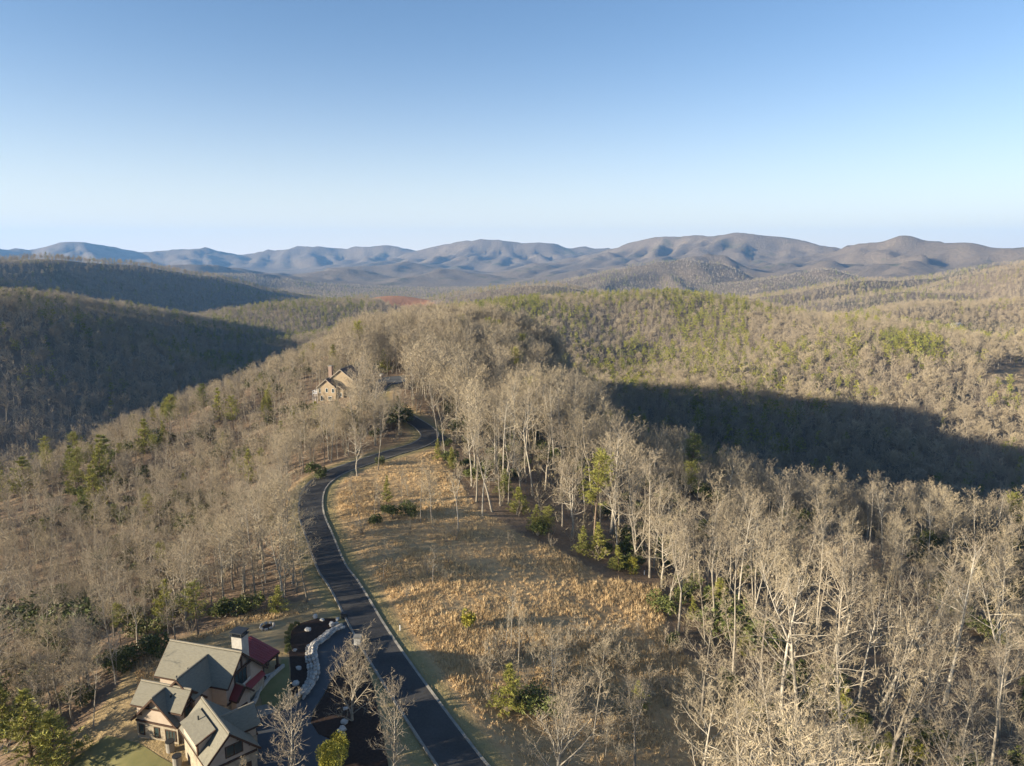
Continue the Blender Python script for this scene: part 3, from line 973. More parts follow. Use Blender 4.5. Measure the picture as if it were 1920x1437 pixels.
for s in range(3):
    t, c = multi_stem(40 + s, 5.0, 9, 0)
    shoot_me.append((tm_mesh('stems', t, M['bark']), tm_mesh('twigs', c, M['twig']), 5.0, tris(t) + tris(c)))
PINES = {'young': [dict(H=9, clear=0.04, spread=0.27, shape='cone'), dict(H=8, clear=0.06, spread=0.30, shape='cone'), dict(H=10, clear=0.10, spread=0.24, shape='cone')],
         'tall': [dict(H=20, clear=0.45, spread=0.19, shape='irregular'), dict(H=18, clear=0.35, spread=0.19, shape='irregular'), dict(H=22, clear=0.55, spread=0.17, shape='irregular')],
         'round': [dict(H=6, clear=0.02, spread=0.42, shape='round')]}
pine_me = {}
for k in PINES:
    for i, f in enumerate(PINES[k]):
        t, c = pine(300 + i + len(k) * 9, lod=0, **f)
        pine_me[(k, i)] = (tm_mesh('trunk', t, M['pine_bark']), tm_mesh('crown', c, M['needles_gold'] if k == 'round' else M['needles']), f['H'], tris(t) + tris(c))
bush_me = []
for s, (r, h, n) in enumerate([(1.7, 2.6, 1100), (2.2, 3.0, 1400), (1.3, 2.0, 800)]):
    t, c = leafy(500 + s, r, h, n, 0.26)
    bush_me.append((tm_mesh('stems', t, M['bark']), tm_mesh('leaves', c, M['laurel']), h, tris(t) + tris(c)))

# lighter copies of the same forms for the woods further off
def protos(name, meshes):
    c = bpy.data.collections.new(name)
    for i, me in enumerate(meshes):
        o = bpy.data.objects.new('%s_%02d' % (name, i), me)
        c.objects.link(o)
    return c

def two(pair):
    """trunk and crown meshes of a near tree as one mesh"""
    a, b = pair[0], pair[1]
    va = np.empty(len(a.vertices) * 3); a.vertices.foreach_get('co', va)
    vb = np.empty(len(b.vertices) * 3); b.vertices.foreach_get('co', vb)
    k = len(a.vertices)
    me = bpy.data.meshes.new('tree')
    me.from_pydata(list(map(tuple, va.reshape(-1, 3))) + list(map(tuple, vb.reshape(-1, 3))), [],
                   [tuple(p.vertices) for p in a.polygons] + [tuple(i + k for i in p.vertices) for p in b.polygons])
    me.materials.append(a.materials[0]); me.materials.append(b.materials[0])
    me.polygons.foreach_set('material_index', [0] * len(a.polygons) + [1] * len(b.polygons))
    me.update()
    return me
WOOD_KEYS = [('straight', 0), ('straight', 1), ('straight', 2), ('straight', 3), ('forked', 0), ('forked', 1), ('forked', 2), ('leaning', 0), ('spreading', 0), ('spreading', 1), ('slender', 0), ('straight', 4), ('straight', 5), ('forked', 3), ('forked', 4), ('leaning', 2)]
mid_list = []; far_list = []
for j, kk in enumerate(WOOD_KEYS):
    f = FORMS[kk[0]][kk[1]]
    m1 = M['pale_bark'] if j in (2, 6) else M['bark']
    mid_list.append(joined('mid_tree', *bare_tree(800 + j, lod=1, **f), m1, M['twig']))
    far_list.append(joined('far_tree', *bare_tree(900 + j, lod=2, **f), m1, M['twig']))
pine_mid = [joined('mid_pine', *pine(600 + i, lod=1, **PINES[k][i % 3]), M['pine_bark'], M['needles']) for i, k in enumerate(['young', 'tall', 'tall', 'tall'])]
pine_far = [joined('far_pine', *pine(650 + i, lod=2, **PINES[k][i % 3]), M['pine_bark'], M['needles']) for i, k in enumerate(['young', 'tall', 'tall', 'tall'])]
print('TRIS near', {k: v[3] for k, v in near_me.items()}, 'pine', [v[3] for v in pine_me.values()], 'mid', [len(m.polygons) for m in mid_list], 'far', [len(m.polygons) for m in far_list], [len(m.polygons) for m in pine_mid + pine_far])

def scatter(name, mats_col, P, idx, rot, scl, kind='stuff'):
    me = bpy.data.meshes.new(name)
    me.vertices.add(len(P)); me.vertices.foreach_set('co', np.asarray(P, np.float32).ravel())
    a = me.attributes.new('pick', 'INT', 'POINT'); a.data.foreach_set('value', np.asarray(idx, np.int32))
    a = me.attributes.new('turn', 'FLOAT_VECTOR', 'POINT'); a.data.foreach_set('vector', np.asarray(rot, np.float32).ravel())
    a = me.attributes.new('size', 'FLOAT', 'POINT'); a.data.foreach_set('value', np.asarray(scl, np.float32))
    o = link(name, me)
    o['kind'] = kind
    ng = bpy.data.node_groups.new(name, 'GeometryNodeTree')
    ng.interface.new_socket('Geometry', in_out='INPUT', socket_type='NodeSocketGeometry')
    ng.interface.new_socket('Geometry', in_out='OUTPUT', socket_type='NodeSocketGeometry')
    gi = ng.nodes.new('NodeGroupInput'); go = ng.nodes.new('NodeGroupOutput')
    ci = ng.nodes.new('GeometryNodeCollectionInfo')
    ci.inputs['Collection'].default_value = mats_col
    ci.inputs['Separate Children'].default_value = True
    ci.inputs['Reset Children'].default_value = True
    iop = ng.nodes.new('GeometryNodeInstanceOnPoints')
    def at(nm, dt):
        n = ng.nodes.new('GeometryNodeInputNamedAttribute'); n.data_type = dt; n.inputs['Name'].default_value = nm
        return n.outputs['Attribute']
    L = ng.links
    L.new(gi.outputs[0], iop.inputs['Points'])
    L.new(ci.outputs[0], iop.inputs['Instance'])
    iop.inputs['Pick Instance'].default_value = True
    L.new(at('pick', 'INT'), iop.inputs['Instance Index'])
    L.new(at('turn', 'FLOAT_VECTOR'), iop.inputs['Rotation'])
    L.new(at('size', 'FLOAT'), iop.inputs['Scale'])
    L.new(iop.outputs[0], go.inputs[0])
    md = o.modifiers.new('scatter', 'NODES'); md.node_group = ng
    return o

# ------------------------------------------------------------------ where things grow
HOUSE_UV = (615, 735)
def grid_pts(r0, r1, step, a0, a1):
    n = int(r1 / step) + 2
    gx, gy = np.meshgrid(np.arange(-n, n) * step, np.arange(-n, n) * step)
    gx = gx + rng.uniform(-0.46, 0.46, gx.shape) * step; gy = gy + rng.uniform(-0.46, 0.46, gy.shape) * step
    r = np.hypot(gx, gy); a = np.degrees(np.arctan2(gx, gy))
    m = (r >= r0) & (r < r1) & (a > a0) & (a < a1)
    return gx[m], gy[m]

def visible(x, y, z, top):
    """whether the point (x, y, z + top) rises above the skyline of the ground in front of it"""
    r = np.hypot(x, y)
    i = np.clip(np.searchsorted(rings, r) - 1, 0, len(rings) - 1)
    j = np.clip(np.searchsorted(az_in, np.arctan2(x, y)), 0, len(az_in) - 1)
    return (z + top - EYE) / r > HOR_PREV[i, j] - 0.001

house2 = on_ground(617, 752)
court = on_ground(733, 716)
OPEN_LEFT_UV = [(290, 1215), (225, 1275), (150, 1370), (70, 1450), (850, 1450), (745, 1252), (655, 1100), (590, 1130), (470, 1150), (400, 1185)]

def tree_free(x, y, z, below=False):
    u, v = project(np.c_[x, y, z])
    r = np.hypot(x, y)
    jt = 26 * (fbm(x / 9, y / 9, 171, 3) - 0.5)
    no = in_poly(u + jt, v + jt, MEADOW_UV) & (r < 330)
    if below:
        # just outside the lower left of the view: the tall trees whose shade lies over the drive
        return (v < 1530 + 0.25 * np.maximum(u, 0)) | (u > 520)
    no |= in_poly(u, v, [(-500, 1440), (1300, 1440), (1500, 9000), (-500, 9000)]) & (y > 10)
    no |= in_poly(u, v, OPEN_LEFT_UV) & (r < 220)
    no |= (r < 62) & (y > 10)
    m = r < 420
    d = np.full(len(x), 99.0); d[m] = seg_dist(x[m], y[m], road_ctr)[0]
    no |= d < np.where(v < 778, 4.0, 7.0)
    no |= np.hypot(x - house2[0] - 2, y - house2[1] - 7) < 13.5
    no |= np.hypot(x - court[0], y - court[1]) < 9.0
    # the strip the upper house looks out over
    no |= in_poly(u, v, [(575, 770), (668, 770), (660, 735), (578, 735)]) & (r < 300) & (r > 200)
    no |= in_poly(u, v, CLAY_UV) & (r > 1400) & (r < 2600)
    no |= in_poly(u, v, CLEAR_UV) & (r > 500) & (r < 2600)
    return no

def pine_share(x, y, z):
    u, v = project(np.c_[x, y, z])
    r = np.hypot(x, y)
    n = fbm(x / 90, y / 90, 201, 3)
    s = np.where(n > 0.56, 0.35, 0.03)
    s = np.where(r < 480, np.where(n > 0.62, 0.02, 0.004), s)
    s = np.where((r < 420) & (x < -60) & (r > 190), np.where((n > 0.52) & (u < 520), 0.28, np.where(u < 560, 0.08, 0.02)), s)
    s = np.where((r > 850) & (r < 1500) & (u > 800) & (u < 1400), np.where(n > 0.48, 0.6, 0.2), s)
    s = np.where((r > 850) & (r < 1500) & (u > 820) & (u < 1010), 0.75, s)
    s = np.where((r > 600) & (r < 1300) & in_poly(u, v, [(1650, 635), (1730, 640), (1780, 665), (1760, 690), (1690, 690), (1640, 660)]), 0.95, s)
    s = np.where((r > 1200) & (r < 2000) & (u > 400) & (u < 660), 0.30, s)
    s = np.where((r > 1500) & (u < 420), 0.08, s)
    return s

def heights(x, y, z):
    u, v = project(np.c_[x, y, z])
    r = np.hypot(x, y)
    h = np.full(len(x), 22.0)
    left = smooth(-20, -70, x) * (r < 420)
    h = h * (1 - left) + 8.6 * left
    h = np.where((r < 420) & (u > 640) & (v < 830) & (x < 60), 15.0, h)
    h = np.where((r < 480) & (x > 30) & (r > 140), 17.0, h)
    h = np.where((r < 480) & (x > 30) & (r > 165), 15.0, h)
    h = np.where(r > 480, 17.0, h)
    h = np.where(r > 850, 14.0, h)
    h = np.where((r < 120) & (x < -30) & (u < 0), 21.0, h)
    h = np.where((v > 1500) & (r < 90), 20.0, h)
    return h

bare_P = []; pine_P = []
def fill(r0, r1, step, a0, a1, level, seen_only):
    x, y = grid_pts(r0, r1, step, a0, a1)
    z = ground_z(x, y)
    k = ~tree_free(x, y, z, level == 6)
    if seen_only:
        k &= visible(x, y, z, 27.0)
    if r0 == 60:
        k &= (x < -25) | (rng.random(len(x)) < 0.32)
    x, y, z = x[k], y[k], z[k]
    h = heights(x, y, z) * rng.uniform(0.62, 1.25, len(x))
    if level == 6:
        level = 1
        top = np.c_[x, y, z + h * 1.08]
        ut, vt = project(top)
        out = (vt > 1455) | (ut < -140)
        x, y, z, h = x[out], y[out], z[out], h[out]
    pn = rng.random(len(x)) < pine_share(x, y, z)
    if r0 < 480:
        # what stands before the ridge house and its court is low
        u, v = project(np.c_[x, y, z]); r = np.hypot(x, y)
        for ua, ub, vt, rr in ((584, 655, 744, house2), (704, 756, 724, court), (762, 800, 790, court)):
            m = (u > ua) & (u < ub) & (r < math.hypot(rr[0], rr[1]) + 3) & (v > vt)
            yv = -(vt + rng.uniform(0, 18, len(x)) - 718.5) / FOCAL
            lim = EYE + y * (-SP + yv * CP) / (CP + yv * SP) - z
            h = np.where(m, np.minimum(h, np.maximum(lim, 2.0)), h)
    for i in range(len(x)):
        (pine_P if pn[i] else bare_P).append((x[i], y[i], z[i], h[i], level))
fill(60, 200, 3.7, -42, 42, 0, False)
fill(34, 190, 6.0, -85, -42, 1, False)
fill(44, 80, 5.5, -56, -30, 6, False)
fill(200, 480, 4.2, -41, 41, 1, False)
fill(480, 900, 6.6, -40, 40, 2, True)
fill(900, 1700, 7.2, -39, 39, 3, True)
fill(1700, 3300, 13.0, -38.5, 38.5, 4, True)
fill(3300, 4600, 18.0, -38, 38, 5, True)
bare_P = np.array(bare_P); pine_P = np.array(pine_P)
print('TREES', len(bare_P), len(pine_P), [int((bare_P[:, 4] == k).sum()) for k in range(6)])

def lay(name, P, cols, left=None):
    """one stuff object that holds a whole wood"""
    idx = np.zeros(len(P), int); scl = np.zeros(len(P))
    rot = np.c_[rng.normal(0, 0.03, len(P)), rng.normal(0, 0.03, len(P)), rng.uniform(0, 6.283, len(P))]
    lst = []
    for lv, meshes, Hs in cols:
        m = np.isin(P[:, 4], lv)
        k = rng.integers(0, len(meshes), len(P))
        if left is not None:
            w = (P[:, 0] < -25) & (np.hypot(P[:, 0], P[:, 1]) < 480) & (rng.random(len(P)) < 0.75)
            w |= (rng.random(len(P)) < 0.35)
            k = np.where(w, rng.choice(left, len(P)), k)
        idx[m] = k[m] + len(lst)
        scl[m] = P[m, 3] / np.array(Hs)[k[m]]
        lst += meshes
    return scatter(name, protos(name + '_kinds', lst), P[:, :3], idx, rot, scl)
WH = [FORMS[k][i]['H'] for k, i in WOOD_KEYS]
PH = [9, 18, 22, 20]

# ------------------------------------------------------------------ materials of the buildings
M['roof'] = plain('shingle_roof', (0.215, 0.198, 0.152), (0.155, 0.143, 0.11), 2.2, 0.9, 0.3, 0.03, stretch=(1, 1, 5))
M['trim'] = plain('dark_timber', (0.085, 0.05, 0.032), (0.055, 0.032, 0.022), 4, 0.75)
M['edge'] = plain('roof_edge', (0.30, 0.265, 0.20), None, 4, 0.8)
M['plaster'] = plain('cream_plaster', (0.43, 0.35, 0.275), (0.36, 0.29, 0.225), 1.5, 0.9)
M['wall_stone'] = plain('rough_stone', (0.40, 0.34, 0.25), (0.22, 0.18, 0.13), 2.6, 0.9, 0.6, 0.06)
M['red_metal'] = plain('red_metal', (0.30, 0.055, 0.05), (0.25, 0.045, 0.04), 1.5, 0.45, spec=0.5)
M['dark_red'] = plain('dark_red_metal', (0.18, 0.04, 0.04), (0.15, 0.035, 0.035), 1.5, 0.5)
M['pale_roof'] = plain('pale_roof', (0.55, 0.53, 0.48), (0.47, 0.45, 0.41), 1.0, 0.8)
M['chimney'] = plain('pale_chimney_stone', (0.44, 0.41, 0.36), (0.30, 0.275, 0.24), 3, 0.9, 0.4, 0.04)
M['iron'] = plain('dark_metal', (0.06, 0.065, 0.07), None, 5, 0.5, metal=0.6)
M['white'] = plain('white_paint', (0.74, 0.72, 0.68), (0.66, 0.64, 0.6), 3, 0.6)
M['tan_wall'] = plain('tan_siding', (0.37, 0.285, 0.185), (0.30, 0.23, 0.15), 1.5, 0.9)
M['brown_roof'] = plain('brown_shingle', (0.17, 0.125, 0.11), (0.12, 0.088, 0.08), 1.2, 0.9)
M['brick_chimney'] = plain('brick_chimney', (0.30, 0.215, 0.165), (0.23, 0.165, 0.13), 3, 0.9)
_m, _nt2, _b = new_mat('window_glass')
_b.inputs['Base Color'].default_value = (0.03, 0.045, 0.045, 1); _b.inputs['Roughness'].default_value = 0.08; _b.inputs['Specular IOR Level'].default_value = 0.7
M['glass'] = _m

class Frame2:
    """a wing's own axes: s along its ridge, t across (positive towards the left eave), z up; in the house's local x, y"""
    def __init__(f, a0, b0, ang, flip=True):
        f.a0, f.b0, f.c, f.s, f.flip = a0, b0, math.cos(ang), math.sin(ang), flip
    def __call__(f, s, t, z):
        a = f.a0 + s * f.c - t * f.s
        b = f.b0 + s * f.s + t * f.c
        return Vector((a, -b if f.flip else b, z))

def gable_wing(par, F, L, wl, wr, zr, pitch, base, mats, th=0.22, split=None, inset=(0.55, 0.55), eave=0.4, front=True, back=True, s_wall=0.0):
    roof, trim, upper, lower = mats
    zl, zt = zr - pitch * wl, zr - pitch * wr
    r = MB()
    r.slab([F(0, 0, zr), F(L, 0, zr), F(L, wl, zl), F(0, wl, zl)], th)
    r.slab([F(0, 0, zr), F(L, 0, zr), F(L, -wr, zt), F(0, -wr, zt)], th)
    ro = r.build('roof', roof, par)
    t = MB()
    for s in ([0.06] if back else []) + ([L - 0.06] if front else []):
        t.bar(F(s, 0, zr - th * 0.9), F(s, wl, zl - th * 0.9), 0.24)
        t.bar(F(s, 0, zr - th * 0.9), F(s, -wr, zt - th * 0.9), 0.24)
    t.bar(F(0.1, wl - 0.05, zl - 0.16), F(L - 0.1, wl - 0.05, zl - 0.16), 0.18)
    t.build('fascia', trim, ro)
    e = MB()
    e.bar(F(0, 0, zr + 0.02), F(L, 0, zr + 0.02), 0.16)
    e.build('ridge_cap', M['edge'], ro)
    # walls under the roof
    s0, s1 = inset[0] + s_wall, L - inset[1]
    ins = 0.35
    tl, tr = wl - eave, wr - eave
    k = th * 1.25
    def sect(s):
        return [F(s, -tr, base), F(s, tl, base), F(s, tl, zr - pitch * tl - k), F(s, 0, zr - k), F(s, -tr, zr - pitch * tr - k)]
    w = MB(); A = sect(s0); B = sect(s1)
    w.add(A + B, [(0, 1, 2, 3, 4), (9, 8, 7, 6, 5)] + [(i, i + 5, (i + 1) % 5 + 5, (i + 1) % 5) for i in range(5)])
    w.build('wall', upper, par)
    if split is not None:
        p = 0.06
        q = MB()
        V = [F(s, t, z) for z in (base, split) for s, t in ((s0 - p, -tr - p), (s1 + p, -tr - p), (s1 + p, tl + p), (s0 - p, tl + p))]
        q.add(V, [(0, 1, 2, 3), (7, 6, 5, 4), (0, 4, 5, 1), (1, 5, 6, 2), (2, 6, 7, 3), (3, 7, 4, 0)])
        q.build('stone_base', lower, par)
        bb = MB()
        if front:
            bb.bar(F(s1 + 0.08, tl + 0.1, split + 0.07), F(s1 + 0.08, -tr - 0.1, split + 0.07), 0.2)
            bb.build('belt_board', trim, par)
    return ro

def window_at(par, c, out, w, h, frame_mat, n=1, name='window'):
    """a framed window in the plane that faces out, c its centre"""
    c = Vector(c); o = Vector(out).normalized(); x = Vector((0, 0, 1)).cross(o).normalized(); z = Vector((0, 0, 1))
    f = MB(); b = 0.10
    for sx in (-1, 1):
        f.bar(c + x * (sx * w / 2) - z * (h / 2), c + x * (sx * w / 2) + z * (h / 2), b)
    for k in range(1, n):
        xx = -w / 2 + w * k / n
        f.bar(c + x * xx - z * (h / 2), c + x * xx + z * (h / 2), b * 0.8)
    for sz in (-1, 1):
        f.bar(c - x * (w / 2 + b / 2) + z * (sz * h / 2), c + x * (w / 2 + b / 2) + z * (sz * h / 2), b)
    wo = f.build(name, frame_mat, par)
    for k in range(n):
        x0 = -w / 2 + w * k / n + 0.05; x1 = -w / 2 + w * (k + 1) / n - 0.05
        p = MB(); q = [c + x * x0 - z * (h / 2 - .05) , c + x * x1 - z * (h / 2 - .05), c + x * x1 + z * (h / 2 - .05), c + x * x0 + z * (h / 2 - .05)]
        p.add([v - o * 0.02 for v in q] + [v + o * 0.01 for v in q], [(4, 5, 6, 7), (3, 2, 1, 0), (0, 1, 5, 4), (1, 2, 6, 5), (2, 3, 7, 6), (3, 0, 4, 7)])
        p.build('pane', M['glass'], wo)
    return wo

# ------------------------------------------------------------------ the timbered house beside the road
hroot = thing('lodge_house', 'timbered house with many grey gables and red porch roofs beside the road bend', 'house', (-46.38, 88.74, 0), -0.27)
LODGE = (M['roof'], M['trim'], M['plaster'], M['wall_stone'])
BASE_H = -2.0
W1 = Frame2(0, 0, 0.0)
gable_wing(hroot, W1, 11.3, 3.3, 5.2, 9.0, 1.0, BASE_H, LODGE, split=3.0)
W2 = Frame2(6.48, 0.75, math.pi / 2)            # its ridge runs towards the viewer
gable_wing(hroot, W2, 5.8, 3.4, 2.45, 8.27, 1.0, BASE_H, LODGE, split=3.0, back=False)
W3 = Frame2(1.04, 6.46, 0.0)
gable_wing(hroot, W3, 7.56, 2.05, 2.6, 7.23, 1.0, BASE_H, LODGE, split=3.0)
W4 = Frame2(4.81, 6.75, math.pi / 2)
gable_wing(hroot, W4, 2.2, 3.45, 3.35, 6.94, 1.0, BASE_H, LODGE, split=3.05, back=False)
W5 = Frame2(11.01, 7.58, 0.57)
gable_wing(hroot, W5, 9.0, 2.85, 3.4, 7.32, 1.0, BASE_H, LODGE, split=3.4)
W6 = Frame2(11.01 + 4.2 * math.cos(0.57) + 0.5 * math.sin(0.57), 7.58 + 4.2 * math.sin(0.57) - 0.5 * math.cos(0.57), 0.57 - math.pi / 2)
gable_wing(hroot, W6, 4.2, 2.0, 2.0, 6.6, 0.9, BASE_H, LODGE, split=3.4, back=False)
# the shed dormer on the garage wing
d = MB(); d.slab([W5(1.3, 0.75, 6.95), W5(6.7, 0.75, 6.95), W5(6.7, 3.05, 6.05), W5(1.3, 3.05, 6.05)], 0.2)
dr = d.build('dormer_roof', M['roof'], hroot)
d = MB()
sec = [(1.1, 6.0), (2.75, 4.4), (2.75, 5.93), (1.1, 6.57)]
A = [W5(1.55, t, z) for t, z in sec]; B = [W5(6.45, t, z) for t, z in sec]
d.add(A + B, [(0, 1, 2, 3), (7, 6, 5, 4)] + [(i, i + 4, (i + 1) % 4 + 4, (i + 1) % 4) for i in range(4)])
d.build('dormer_wall', M['plaster'], hroot)
d = MB(); d.bar(W5(6.52, 2.8, 4.4), W5(6.52, 2.8, 5.85), 0.16); d.bar(W5(6.74, 0.8, 6.85), W5(6.74, 3.05, 5.96), 0.16)
d.build('fascia', M['trim'], dr)
# windows and doors
o4 = W4(1, 0, 0) - W4(0, 0, 0)
for t in (2.35, 0.1, -1.95):
    window_at(hroot, W4(1.73, t, 1.95 if t > -1 else 1.9), o4, 0.75 if t > -1 else 1.5, 1.35, M['trim'], 1 if t > -1 else 3)
o5 = W5(1, 0, 0) - W5(0, 0, 0)
window_at(hroot, W5(8.47, -0.55, 4.75), o5, 1.9, 1.35, M['trim'], 2)
g = MB(); g.add([W5(8.53, 2.0, -0.2), W5(8.53, -2.4, -0.2), W5(8.53, -2.4, 2.4), W5(8.53, 2.0, 2.4), W5(8.45, 2.0, -0.2), W5(8.45, -2.4, -0.2), W5(8.45, -2.4, 2.4), W5(8.45, 2.0, 2.4)],
               [(0, 1, 2, 3), (7, 6, 5, 4), (0, 4, 5, 1), (1, 5, 6, 2), (2, 6, 7, 3), (3, 7, 4, 0)])
g.build('garage_door', M['trim'], hroot)
o2 = W1(1, 0, 0) - W1(0, 0, 0)
window_at(hroot, W1(10.82, 0.0, 5.2), o2, 2.4, 2.0, M['trim'], 3)
window_at(hroot, W3(7.06, -0.2, 4.1), o2, 2.2, 1.8, M['trim'], 3)
# roof brackets under the gables
for F_, s, z in ((W4, 2.1, 6.94), (W5, 8.75, 7.32)):
    for t in (2.3, 1.0, -1.0, -2.3):
        b = MB(); b.bar(F_(s - 0.5, t, z - abs(t) - 0.75), F_(s - 0.05, t, z - abs(t) - 0.4), 0.16); b.bar(F_(s - 0.5, t, z - abs(t) - 0.42), F_(s - 0.02, t, z - abs(t) - 0.42), 0.14)
        b.build('bracket', M['trim'], hroot)
# timber trusses in the right hand gables
for F_, L_, zr, w in ((W1, 11.3, 9.0, 3.0), (W3, 7.56, 7.23, 1.9)):
    b = MB(); b.bar(F_(L_ - 0.2, 0, zr - 0.5), F_(L_ - 0.2, 0, zr - 2.6), 0.2); b.bar(F_(L_ - 0.2, -w * 0.7, zr - 0.3 - w * 0.7), F_(L_ - 0.2, w * 0.7, zr - 0.3 - w * 0.7), 0.2)
    b.build('gable_truss', M['trim'], hroot)
# vent pipes
for F_, s, t, z in ((W3, 5.2, 0.9, 7.23), (W5, 3.2, 1.5, 7.5), (W2, 4.9, 0.7, 8.27), (W2, 2.2, 1.3, 8.27)):
    zz = (z - t) if F_ is not W5 else 6.66
    b = MB(); p = F_(s, t, zz); b.bar(p - Vector((0, 0, 0.2)), p + Vector((0, 0, 0.5)), 0.13)
    b.build('vent_pipe', M['iron'], hroot)
# chimney
ch = MB(); ch.box(9.2, 10.75, 0.75, 2.15, 3.0, 10.5)
cho = ch.build('chimney', M['chimney'], hroot)
ch = MB(); ch.box(9.05, 10.9, 0.6, 2.3, 10.5, 10.62)
for x, y in ((9.3, 0.85), (10.65, 0.85), (9.3, 2.05), (10.65, 2.05)):
    ch.box(x - 0.07, x + 0.07, y - 0.07, y + 0.07, 10.62, 11.0)
ch.box(9.05, 10.9, 0.6, 2.3, 11.0, 11.12)
ch.build('chimney_cap', M['iron'], cho)
# red porch roof, its posts, the pale low roof, the red pent roof, the entry gable
p = MB(); p.slab([(5.6, 9.5, 5.3), (5.9, 5.2, 5.3), (10.15, 5.5, 3.62), (10.45, 9.4, 3.62)], 0.16)
pr = p.build('porch_roof', M['red_metal'], hroot)
p = MB()
for k in range(1, 9):
    f = k / 9
    p.bar(Vector((5.6, 9.5, 5.33)).lerp(Vector((5.9, 5.2, 5.33)), f), Vector((10.45, 9.4, 3.65)).lerp(Vector((10.15, 5.5, 3.65)), f), 0.05)
p.build('roof_seam', M['red_metal'], pr)
p = MB(); p.bar((10.2, 5.6, 3.42), (10.4, 9.3, 3.42), 0.22); p.bar((6.0, 5.4, 5.0), (10.2, 5.7, 3.4), 0.2)
p.build('porch_beam', M['trim'], hroot)
for x, y in ((10.15, 9.1), (9.98, 5.9), (8.2, 9.2)):
    p = MB(); p.box(x - 0.13, x + 0.13, y - 0.13, y + 0.13, 0.9, 3.4 if x > 9 else 4.2); p.box(x - 0.28, x + 0.28, y - 0.28, y + 0.28, 0.2, 1.6)
    p.build('porch_post', M['trim'], hroot)
p = MB(); p.prism([(4.5, 10.0), (10.6, 9.6), (10.3, 6.0), (10.4, 3.4), (4.5, 3.4)], -1.0, 0.95)
p.build('terrace', M['pale_roof'], hroot)
p = MB()
poly = [(10.75, 9.7), (10.45, 6.5), (10.7, 3.8), (11.35, 2.1), (11.5, 0.7)]
for i in range(len(poly) - 1):
    (x0, y0), (x1, y1) = poly[i], poly[i + 1]
    dx, dy = x1 - x0, y1 - y0; L = math.hypot(dx, dy); nx, ny = -dy / L * 0.16, dx / L * 0.16
    p.prism([(x0 - nx, y0 - ny), (x1 - nx, y1 - ny), (x1 + nx, y1 + ny), (x0 + nx, y0 + ny)], -1.0, 1.45 - 0.12 * i)
p.build('terrace_wall', M['chimney'], hroot)
p = MB(); p.slab([(8.75, 4.6, 4.35), (10.5, 4.4, 4.2), (11.1, -0.8, 4.2), (9.2, -2.2, 4.35)], 0.3)
p.build('low_roof', M['pale_roof'], hroot)
p = MB(); p.box(8.9, 10.3, -1.6, 4.3, BASE_H, 4.04)
p.build('wall', M['plaster'], hroot)
p = MB(); p.slab([(10.35, 4.7, 3.75), (11.55, 4.3, 3.25), (11.75, 0.8, 3.25), (10.5, 0.8, 3.75)], 0.12)
p.build('pent_roof', M['red_metal'], hroot)
WE = Frame2(10.0, 0.9, 0.16)
gable_wing(hroot, WE, 2.5, 1.45, 1.45, 5.1, 1.0, BASE_H, (M['dark_red'], M['trim'], M['plaster'], M['wall_stone']), split=1.6, th=0.14, eave=0.3)
oe = WE(1, 0, 0) - WE(0, 0, 0)
dd = MB(); c = WE(2.04, 0, 0)
dd.add([WE(2.02, -0.55, 0.2), WE(2.02, 0.55, 0.2), WE(2.02, 0.55, 2.4), WE(2.02, -0.55, 2.4), WE(2.1, -0.55, 0.2), WE(2.1, 0.55, 0.2), WE(2.1, 0.55, 2.4), WE(2.1, -0.55, 2.4)],
       [(0, 1, 2, 3), (7, 6, 5, 4), (0, 4, 5, 1), (1, 5, 6, 2), (2, 6, 7, 3), (3, 7, 4, 0)])
dd.build('front_door', M['trim'], hroot)
window_at(hroot, (10.34, -2.8 + 5.0, 2.3), (1, 0, 0), 1.2, 1.3, M['trim'], 2)

# ------------------------------------------------------------------ the tan house up on the ridge
h2 = house2
rz2 = -math.atan2(h2[0], h2[1]) - 0.42
r2 = thing('ridge_house', 'tan two-storey house with brown gabled roof on the wooded ridge top', 'house', (h2[0], h2[1], h2[2]), rz2)
M['beige'] = plain('beige_trim', (0.42, 0.36, 0.28), None, 3, 0.7)
TAN = (M['brown_roof'], M['beige'], M['tan_wall'], M['tan_wall'])
G1 = Frame2(-1.0, 0.6, -math.pi / 2, False)      # front gable, ridge towards the viewer
F1 = Frame2(-1.0, 5.0, -math.pi / 2, False)
gable_wing(r2, F1, 5.4, 4.5, 4.5, 8.8, 0.80, -2.5, TAN, back=False)
F2 = Frame2(4.4, 15.0, -math.pi / 2, False)
gable_wing(r2, F2, 12.6, 7.0, 8.6, 12.4, 0.74, -2.5, TAN, back=False)
F3 = Frame2(10.2, 9.0, 0.0, False)
F4 = Frame2(5.0, 7.0, 0.0, False)
gable_wing(r2, F4, 5.6, 1.8, 1.8, 10.4, 0.8, 5.0, TAN, back=False)
F5 = Frame2(4.0, 3.2, -math.pi / 2, False)
gable_wing(r2, F5, 2.6, 2.4, 2.4, 6.2, 0.7, -2.5, TAN, back=False)
of = Vector((0, -1, 0))
for x, z, w, h in ((-4.1, 4.0, 0.9, 1.7), (-0.9, 4.2, 1.0, 1.6), (1.9, 4.1, 1.0, 1.6), (-3.3, 0.9, 1.0, 2.0), (0.4, 1.0, 1.5, 1.5)):
    window_at(r2, (x, 0.12, z), of, w, h, M['white'], 1 if w < 1.2 else 2)
for x, z in ((3.3, 2.4), (4.9, 2.4)):
    window_at(r2, (x, 1.12, z), of, 0.9, 1.5, M['white'])
c = MB(); c.box(-2.4, -0.9, 6.0, 7.3, 4, 12.9); co = c.build('chimney', M['brick_chimney'], r2)
c = MB(); c.box(-2.55, -0.75, 5.85, 7.45, 12.9, 13.15); c.build('chimney_cap', M['concrete'], co)
c = MB(); c.box(-7.6, -5.35, 0.6, 5.0, 2.6, 2.85)
